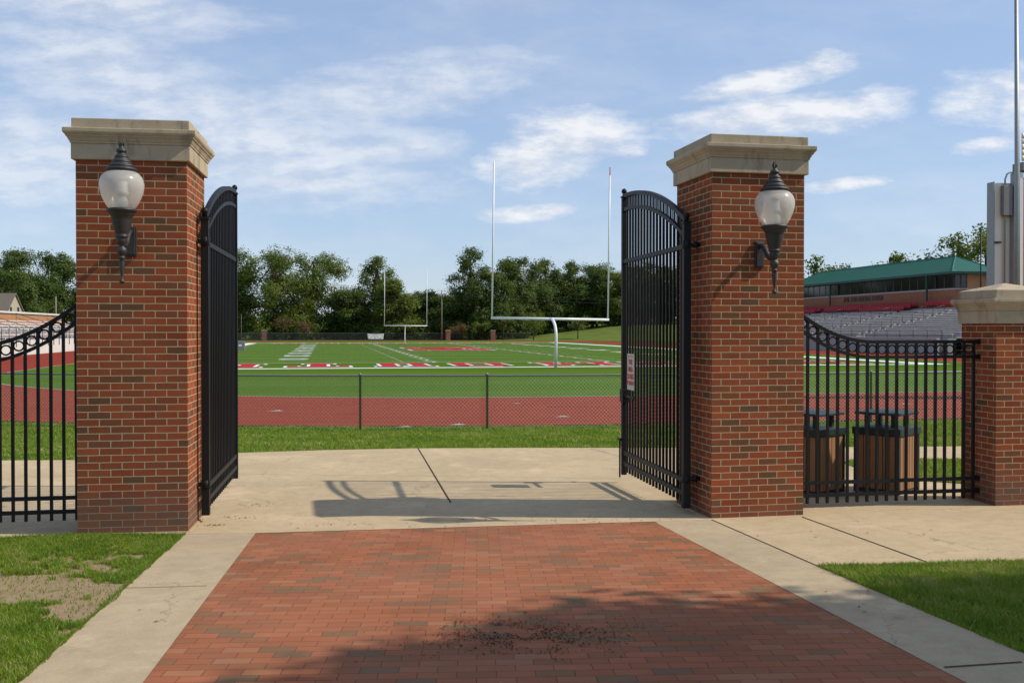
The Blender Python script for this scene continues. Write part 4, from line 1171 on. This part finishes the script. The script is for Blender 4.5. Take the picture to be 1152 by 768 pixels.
# press box
pb = frame_thing('press_box', 68.75, 101, 'long press box with hipped green roof and dark window band above the grandstand', 'building')
PLN, PWD = 38, 4.6
m = MB(); m.box(0, 0, 0, PWD, PLN, 6.72); m.build('brick_wall', M['farbrick'], pb)
m = MB(); m.box(-.05, -.05, 6.72, PWD+.05, PLN+.05, 6.84); m.build('sill_band', M['sill'], pb)
m = MB(); m.box(.08, .08, 6.84, PWD-.05, PLN-.08, 8.45); m.build('core_wall', M['darkrail'], pb)
nw = 22
for k in range(nw):
    y0 = .1+k*(PLN-.2)/nw; y1 = .1+(k+1)*(PLN-.2)/nw
    f = MB(); w = .07
    f.box(0, y0, 6.86, .075, y0+w, 8.4); f.box(0, y1-w, 6.86, .075, y1, 8.4); f.box(0, y0+w, 6.86, .075, y1-w, 6.93); f.box(0, y0+w, 8.33, .075, y1-w, 8.4)
    fo = f.build('window', M['darkrail'], pb)
    g = MB(); g.box(.03, y0+w, 6.93, .045, y1-w, 8.33); g.build('pane', M['glass'], fo)
for x0, x1 in ((.1, .85), (.85, 1.6)):
    f = MB(); f.box(x0, 0, 6.86, x0+.07, .075, 8.4); f.box(x1-.07, 0, 6.86, x1, .075, 8.4); f.box(x0+.07, 0, 6.86, x1-.07, .075, 6.93); f.box(x0+.07, 0, 8.33, x1-.07, .075, 8.4); fo = f.build('window', M['darkrail'], pb)
    g = MB(); g.box(x0+.07, .03, 6.93, x1-.07, .045, 8.33); g.build('pane', M['glass'], fo)
m = MB(); m.box(1.62, -.02, 6.86, PWD, .07, 8.45); m.build('end_wall', M['tanbrick'], pb)
ov = .85; ez0, ez1, rz_ = 8.42, 8.66, 10.62
m = MB(); m.box(-ov, -ov, ez0, PWD+ov, PLN+ov, ez1); m.build('fascia', M['greentrim'], pb)
xm = PWD/2; hy = xm+ov
A_, B_, C_, D_ = (-ov-.05, -ov-.05, ez1+.002), (PWD+ov+.05, -ov-.05, ez1+.002), (PWD+ov+.05, PLN+ov+.05, ez1+.002), (-ov-.05, PLN+ov+.05, ez1+.002)
E_, F_ = (xm, 3.1, rz_), (xm, PLN-3.1, rz_)
m = MB(); m.quad([A_, E_, F_, D_]); m.quad([B_, C_, F_, E_]); m.quad([A_, B_, E_]); m.quad([D_, F_, C_]); m.quad([A_, D_, C_, B_])
rf = m.build('roof', M['greenroof'], pb)
m = MB()
def onfront(y, t):           # a point on the front slope, t from the eave to the ridge
    if y < 3.1: tm = (y+ov+.05)/(3.1+ov+.05)
    elif y > PLN-3.1: tm = (PLN+ov+.05-y)/(3.1+ov+.05)
    else: tm = 1
    t = t*tm; return (A_[0]+(xm-A_[0])*t, y, ez1+.02+(rz_-ez1)*t)
y = -.3
while y < PLN+.3:
    m.tube([onfront(y, 0), onfront(y, 1)], .036, 4, sm=False); y += .42
x = 0
while x < PWD+.01:
    t = 1-abs(x-xm)/(xm+ov); m.tube([(x, A_[1], ez1+.02), (x, A_[1]+(3.1-A_[1])*t, ez1+.02+(rz_-ez1)*t)], .025, 4, sm=False); x += .42
for p, q in ((A_, E_), (B_, E_), (E_, F_), (D_, F_)): m.tube([Vector(p)+Vector((0, 0, .03)), Vector(q)+Vector((0, 0, .03))], .07, 6)
m.build('roof_seams', M['greenroof'], rf)
for y in (4.2, 26.8):
    m = MB(); m.box(-ov+.12, y-.09, 4.6, -ov+.30, y+.09, ez0); m.build('column', M['greentrim'], pb)
t = text_mesh('APRIL ZORN MEMORIAL STADIUM', .82, 'wall_lettering', M['darkrail'], pb, .02, bold=.012)
t.location = (-.03, 19.3, 6.2); t.rotation_euler = (PI/2, 0, -PI/2)
t.scale = (.78, 1, 1)
# thin dark mast by the press box end
x, y = gp(1103, 92); e = empty('mast', (x, y, -.3), 0, 'thin dark mast in front of the press box hip', 'pole')
m = MB(); m.tube([(0, 0, 0), (0, 0, 11.3)], [.09, .05], 8); m.build('shaft', M['iron'], e)
m = MB(); m.lathe([(.02, 11.25), (.10, 11.3), (.10, 11.38), (.01, 11.5)], 8); m.build('cap', M['greentrim'], e)

# ------------------------------------------------------------------ left stand, brick wall, house
ls = frame_thing('bleachers', -26.0, 82, 'metal bleachers behind the white wall on the left side of the field', 'bleachers')
LN2 = 66
m = MB(); m.box(-.3, 0, 0, 0, LN2, 1.30); m.build('front_wall', M['whitewall'], ls)
for r in range(6):
    xx = -1.2-r*.85; zz = 1.35+r*.28
    m = MB(); m.box(xx-.85, 0, zz-.3, xx, LN2, zz); m.build('tread', M['tread'], ls)
    m = MB(); m.box(xx-.55, 0, zz+.36, xx-.25, LN2, zz+.42)
    y = 0
    while y < LN2: m.box(xx-.44, y, zz, xx-.38, y+.08, zz+.36); y += 1.8
    m.build('bench_row', M['bench'], ls)
m = MB(); y = 0
while y < LN2:
    m.tube([(.03, y, .75), (.03, y, 2.35)], .035, 6); y += 2.0
for z in (1.7, 2.05, 2.35): m.tube([(.03, 0, z), (.03, LN2, z)], .025, 6)
m.build('front_railing', M['darkrail'], ls)
for y in (8, 20, 32, 44, 56):
    m = MB(); m.tube([(-1.2, y, 1.4), (-1.2, y, 2.3), (-6.2, y, 3.95), (-6.2, y, 3.0)], .03, 6); m.tube([(-1.2, y, 1.85), (-6.2, y, 3.5)], .025, 6)
    m.build('aisle_handrail', M['darkrail'], ls)
bw = frame_thing('brick_wall', -35.4, 86, 'long tan brick wall with pale coping behind the left bleachers', 'wall')
m = MB(); m.box(-.4, 0, 0, 0, 62, 4.1); m.build('wall_face', M['tanbrick'], bw)
m = MB(); m.box(-.55, -.1, 4.102, .15, 62.1, 4.32); m.build('coping', M['whitewall'], bw)
# house: ridge across the view, gable end to the right
hxr, hyr = gp(17, 200)
h = empty('house', (hxr, hyr, -.35), R(-12), 'house with brown shingle roof and cream gable end beyond the left wall', 'house')
zr, zb = 9.35, 5.3
hw = 2.5
m = MB(); m.box(-17, -hw, 0, 0, hw, zb); m.quad([(0, -hw, zb), (0, hw, zb), (0, 0, zr-.15)]); m.quad([(-17, -hw, zb), (-17, 0, zr-.15), (-17, hw, zb)]); m.build('wall', M['stucco'], h)
m = MB()
for sgn in (-1, 1):
    a = [(-17.3, sgn*(hw+.35), zb-.30), (.3, sgn*(hw+.35), zb-.30), (.3, 0, zr), (-17.3, 0, zr)]
    m.loft([a, [(x_, y_, z_+.18) for x_, y_, z_ in a]])
rfh = m.build('roof', M['roofshingle'], h)
m = MB(); m.box(-4.4, -hw-.1, zb-.1, -2.4, -hw+1.8, zb+1.6); m.build('dormer', M['stucco'], rfh)
m = MB(); m.box(-4.2, -hw-.16, zb+.15, -2.6, -hw-.105, zb+1.35); m.build('dormer_pane', M['glass'], rfh)
for y in (-1.2, .9):
    m = MB(); m.box(.0, y-.35, 5.6, .05, y+.35, 6.8); wn = m.build('window', M['sill'], h)
    m = MB(); m.box(.052, y-.28, 5.67, .06, y+.28, 6.73); m.build('pane', M['glass'], wn)

# ------------------------------------------------------------------ scoreboard structure and flagpole on the right
D = 32.0
x0, y0 = gp(1120, D)
sb = empty('scoreboard', (x0, y0, -.25), R(10), 'tall pale grey scoreboard back with a conduit pipe rising over the end pillar', 'scoreboard')
zT = CAMZ+(HZ-200)/FPX*D+.25
m = MB(); m.box(0, .12, 1.2, 1.35, .42, zT-.15); m.build('grey_panel', M['panel'], sb, bevel=.01)
m = MB(); m.box(-.02, .10, 1.2, .02, .44, zT-.12); m.build('edge_channel', M['galv'], sb)
m = MB(); m.box(.22, -.06, zT-1.2, .54, .10, zT-.25); m.build('control_box', M['greybox'], sb, bevel=.01)
m = MB(); m.tube([(.34, .05, .3), (.34, .05, zT-.3), (.34, .05, zT-.05), (.40, .04, zT+.12), (.50, .03, zT+.18), (.62, .03, zT+.18), (.80, .03, zT+.16)], .028, 8); m.build('conduit', M['galv'], sb)
m = MB(); m.box(.56, -.10, 0, .76, .10, zT+.15); m.build('support_column', M['galv'], sb, bevel=.01)
m = MB(); m.box(.78, -.04, 0, .93, .09, zT+.18); m.build('support_column', M['white'], sb, bevel=.01)
m = MB(); m.box(.95, -.02, 0, 4.2, .6, zT+.02); m.build('brick_core', M['tanbrick'], sb)
m = MB(); m.box(.86, -.10, zT+.24, 4.2, .40, zT+.50); m.build('top_beam', M['greybox'], sb)
m = MB(); m.tube([(.02, .08, zT-2.05), (.22, .06, zT-2.05)], .03, 8); m.build('pipe_stub', M['darkrail'], sb)
m = MB(); m.box(.20, -.35, 2.0, .62, .05, 2.06); m.tube([(.24, -.3, 2.0), (.24, .1, 1.5)], .02, 6); m.tube([(.56, -.3, 2.0), (.56, .1, 1.5)], .02, 6); m.tube([(.40, -.3, 2.0), (.40, -.3, 1.3)], .02, 6); m.tube([(.3, -.3, 2.15), (.5, -.25, 2.30), (.9, -.25, 2.34)], .03, 8)
m.build('green_bracket', M['greentrim'], sb)
fx, fy = gp(1144.3, 28)
fpole = empty('flagpole', (fx, fy, -.28), 0, 'tall slim metal flagpole at the right edge', 'flagpole')
m = MB(); m.tube([(0, 0, 0), (-.02, 0, 6), (-.09, 0, 12.2)], [.085, .070, .045], 12); m.build('shaft', M['galv'], fpole)
m = MB(); m.lathe([(.02, 12.2), (.09, 12.26), (.10, 12.33), (.07, 12.4), (.01, 12.44)], 12, -.09); m.build('ball_top', M['galv'], fpole)
m = MB(); m.tube([(-.10, -.03, 12.1), (-.05, -.11, 6), (-.03, -.11, 1.2)], .006, 5); m.build('halyard', M['signwhite'], fpole)
zf = CAMZ+(HZ-150)/FPX*28+.28
fl = empty('flag', (fx+.06, fy, zf-.28), 0, 'grey drooping flag hanging from the flagpole', 'flag')
m = MB(); rows = []
for i in range(13):
    u = i/12
    rows.append([(.03+u*1.25, .10*math.sin(u*7+k*.6)*u, -.78*k/5-.35*u*u-.12*u) for k in range(6)])
for i in range(12):
    for k in range(5): m.quad([rows[i][k], rows[i+1][k], rows[i+1][k+1], rows[i][k+1]], 0, True)
o = m.build('cloth', M['panel'], fl); q = o.modifiers.new('thick', 'SOLIDIFY'); q.thickness = .006

# ------------------------------------------------------------------ light, sky, camera
SUN_EL, SUN_AZ = R(43.8), R(94)        # azimuth clockwise from +Y
sd = Vector((math.cos(SUN_EL)*math.sin(SUN_AZ), math.cos(SUN_EL)*math.cos(SUN_AZ), math.sin(SUN_EL)))
sl = bpy.data.lights.new('sun', 'SUN'); sl.energy = 4.2; sl.angle = R(.55); sl.color = (1, .92, .79)
so = link(bpy.data.objects.new('sun', sl)); so.rotation_euler = (-sd).to_track_quat('-Z', 'Y').to_euler()
w = bpy.data.worlds.new('World'); scene.world = w; w.use_nodes = True
nt = w.node_tree
for n_ in list(nt.nodes): nt.nodes.remove(n_)
out = nt.nodes.new('ShaderNodeOutputWorld'); bg = nt.nodes.new('ShaderNodeBackground'); bg.inputs['Strength'].default_value = .15
sky = nt.nodes.new('ShaderNodeTexSky'); sky.sky_type = 'NISHITA'; sky.sun_disc = False; sky.sun_elevation = SUN_EL; sky.sun_rotation = SUN_AZ
sky.altitude = 200; sky.air_density = 1.0; sky.dust_density = .5; sky.ozone_density = 1.6
tc = nt.nodes.new('ShaderNodeTexCoord')
sep = nt.nodes.new('ShaderNodeSeparateXYZ'); L(nt, tc.outputs['Generated'], sep.inputs[0])
yy = mathn(nt, 'MAXIMUM', sep.outputs[1], .05)
U = mathn(nt, 'DIVIDE', sep.outputs[0], yy); Vv = mathn(nt, 'DIVIDE', sep.outputs[2], yy)
comb = nt.nodes.new('ShaderNodeCombineXYZ'); L(nt, U, comb.inputs[0]); L(nt, mathn(nt, 'MULTIPLY', Vv, 2.6), comb.inputs[1])
n1 = noise_tex(nt, comb.outputs[0], 5.5, 9, .60); n2 = noise_tex(nt, comb.outputs[0], 17, 8, .62); n3 = noise_tex(nt, comb.outputs[0], 2.2, 6, .6)
n4 = noise_tex(nt, comb.outputs[0], 48, 6, .65)
nmix = mathn(nt, 'ADD', mathn(nt, 'ADD', mathn(nt, 'MULTIPLY', n1.outputs[0], .50), mathn(nt, 'MULTIPLY', n2.outputs[0], .36)), mathn(nt, 'MULTIPLY', n4.outputs[0], .14))
shv = nt.nodes.new('ShaderNodeVectorMath'); L(nt, comb.outputs[0], shv.inputs[0]); shv.inputs[1].default_value = (.012, .030, 0)
n1b = noise_tex(nt, shv.outputs[0], 5.5, 9, .60); n2b = noise_tex(nt, shv.outputs[0], 17, 8, .62)
relief = mathn(nt, 'SUBTRACT', mathn(nt, 'ADD', mathn(nt, 'MULTIPLY', n1.outputs[0], .55), mathn(nt, 'MULTIPLY', n2.outputs[0], .45)), mathn(nt, 'ADD', mathn(nt, 'MULTIPLY', n1b.outputs[0], .55), mathn(nt, 'MULTIPLY', n2b.outputs[0], .45)))
def cloud(px, py, rx, ry, tilt=0, amp=1.0):
    """Soft ellipse in the sky at a bearing and a height, as a node value."""
    u0, v0 = (px-PX0)/FPX, (HZ-py)/FPX
    du = mathn(nt, 'SUBTRACT', U, u0); dv = mathn(nt, 'SUBTRACT', Vv, v0)
    c_, s_n = math.cos(tilt), math.sin(tilt)
    a = mathn(nt, 'ADD', mathn(nt, 'MULTIPLY', du, c_*FPX/rx), mathn(nt, 'MULTIPLY', dv, s_n*FPX/rx))
    b_ = mathn(nt, 'ADD', mathn(nt, 'MULTIPLY', du, -s_n*FPX/ry), mathn(nt, 'MULTIPLY', dv, c_*FPX/ry))
    r2 = mathn(nt, 'ADD', mathn(nt, 'MULTIPLY', a, a), mathn(nt, 'MULTIPLY', b_, b_))
    return mathn(nt, 'MULTIPLY', mathn(nt, 'MAXIMUM', mathn(nt, 'SUBTRACT', 1, r2), -1.5), amp)
PUFF = [(645, 158, 95, 34, .12), (600, 185, 70, 26, 0), (880, 132, 165, 20, .10), (870, 90, 95, 14, .22), (925, 76, 30, 14, .2), (985, 112, 60, 14, .2), (1100, 108, 62, 34, .05), (1145, 110, 45, 40, 0), (595, 240, 55, 9, .05), (955, 207, 55, 7, .12), (1105, 165, 40, 9, .1), (705, 170, 24, 9, 0)]
veil = [(300, 175, 240, 60, -.1), (420, 170, 120, 26, .08), (360, 205, 120, 22, 0), (110, 80, 170, 60, -.35), (20, 170, 150, 60, 0), (230, 140, 140, 50, 0), (420, 110, 220, 40, .2), (120, 10, 200, 30, -.1)]
pf = None
for p in PUFF:
    q = cloud(p[0], p[1], p[2]*1.15, p[3]*1.3, p[4]); pf = q if pf is None else mathn(nt, 'MAXIMUM', pf, q)
vf = None
for p in veil:
    q = cloud(p[0], p[1], p[2]*1.1, p[3]*1.2, p[4]); vf = q if vf is None else mathn(nt, 'MAXIMUM', vf, q)
pv = mathn(nt, 'ADD', mathn(nt, 'MULTIPLY', pf, .42), mathn(nt, 'MULTIPLY', mathn(nt, 'SUBTRACT', nmix, .5), 2.0))
pm = ramp(nt, pv, [(.0, (0, 0, 0)), (.12, (.22, .22, .22)), (.46, (.92, .92, .92))]).outputs[0]
vv_ = mathn(nt, 'ADD', mathn(nt, 'MULTIPLY', vf, .40), mathn(nt, 'MULTIPLY', mathn(nt, 'SUBTRACT', nmix, .5), 1.15))
vm = ramp(nt, vv_, [(-.0, (0, 0, 0)), (.5, (.70, .70, .70))]).outputs[0]
thin = ramp(nt, mathn(nt, 'ADD', mathn(nt, 'MULTIPLY', n3.outputs[0], .6), mathn(nt, 'MULTIPLY', n1.outputs[0], .4)), [(.42, (0, 0, 0)), (.75, (.34, .34, .34))]).outputs[0]
cl = mathn(nt, 'MAXIMUM', mathn(nt, 'MAXIMUM', pm, vm), thin, True)
shade = ramp(nt, mathn(nt, 'ADD', mathn(nt, 'MULTIPLY', relief, 2.2), .5), [(.30, (4.3, 4.7, 5.5)), (.62, (6.1, 6.2, 6.4))]).outputs[0]
skc = mixc(nt, .55, sky.outputs[0], (2.65, 3.5, 5.2))
L(nt, mixc(nt, cl, skc, shade), bg.inputs['Color'])
L(nt, bg.outputs[0], out.inputs['Surface'])

cam = bpy.data.cameras.new('camera'); co = link(bpy.data.objects.new('camera', cam))
co.location = (0, 0, CAMZ); cam.sensor_width = 36; cam.lens = 36*FPX/1152; cam.clip_end = 8000; cam.clip_start = .05
co.rotation_euler = (PI/2-math.atan((384-HZ)/FPX), 0, 0)
scene.camera = co
scene.view_settings.view_transform = 'Standard'; scene.view_settings.look = 'None'; scene.view_settings.exposure = 0; scene.view_settings.gamma = 1
scene.cycles.use_denoising = True
scene.cycles.max_bounces = 6; scene.cycles.transparent_max_bounces = 12
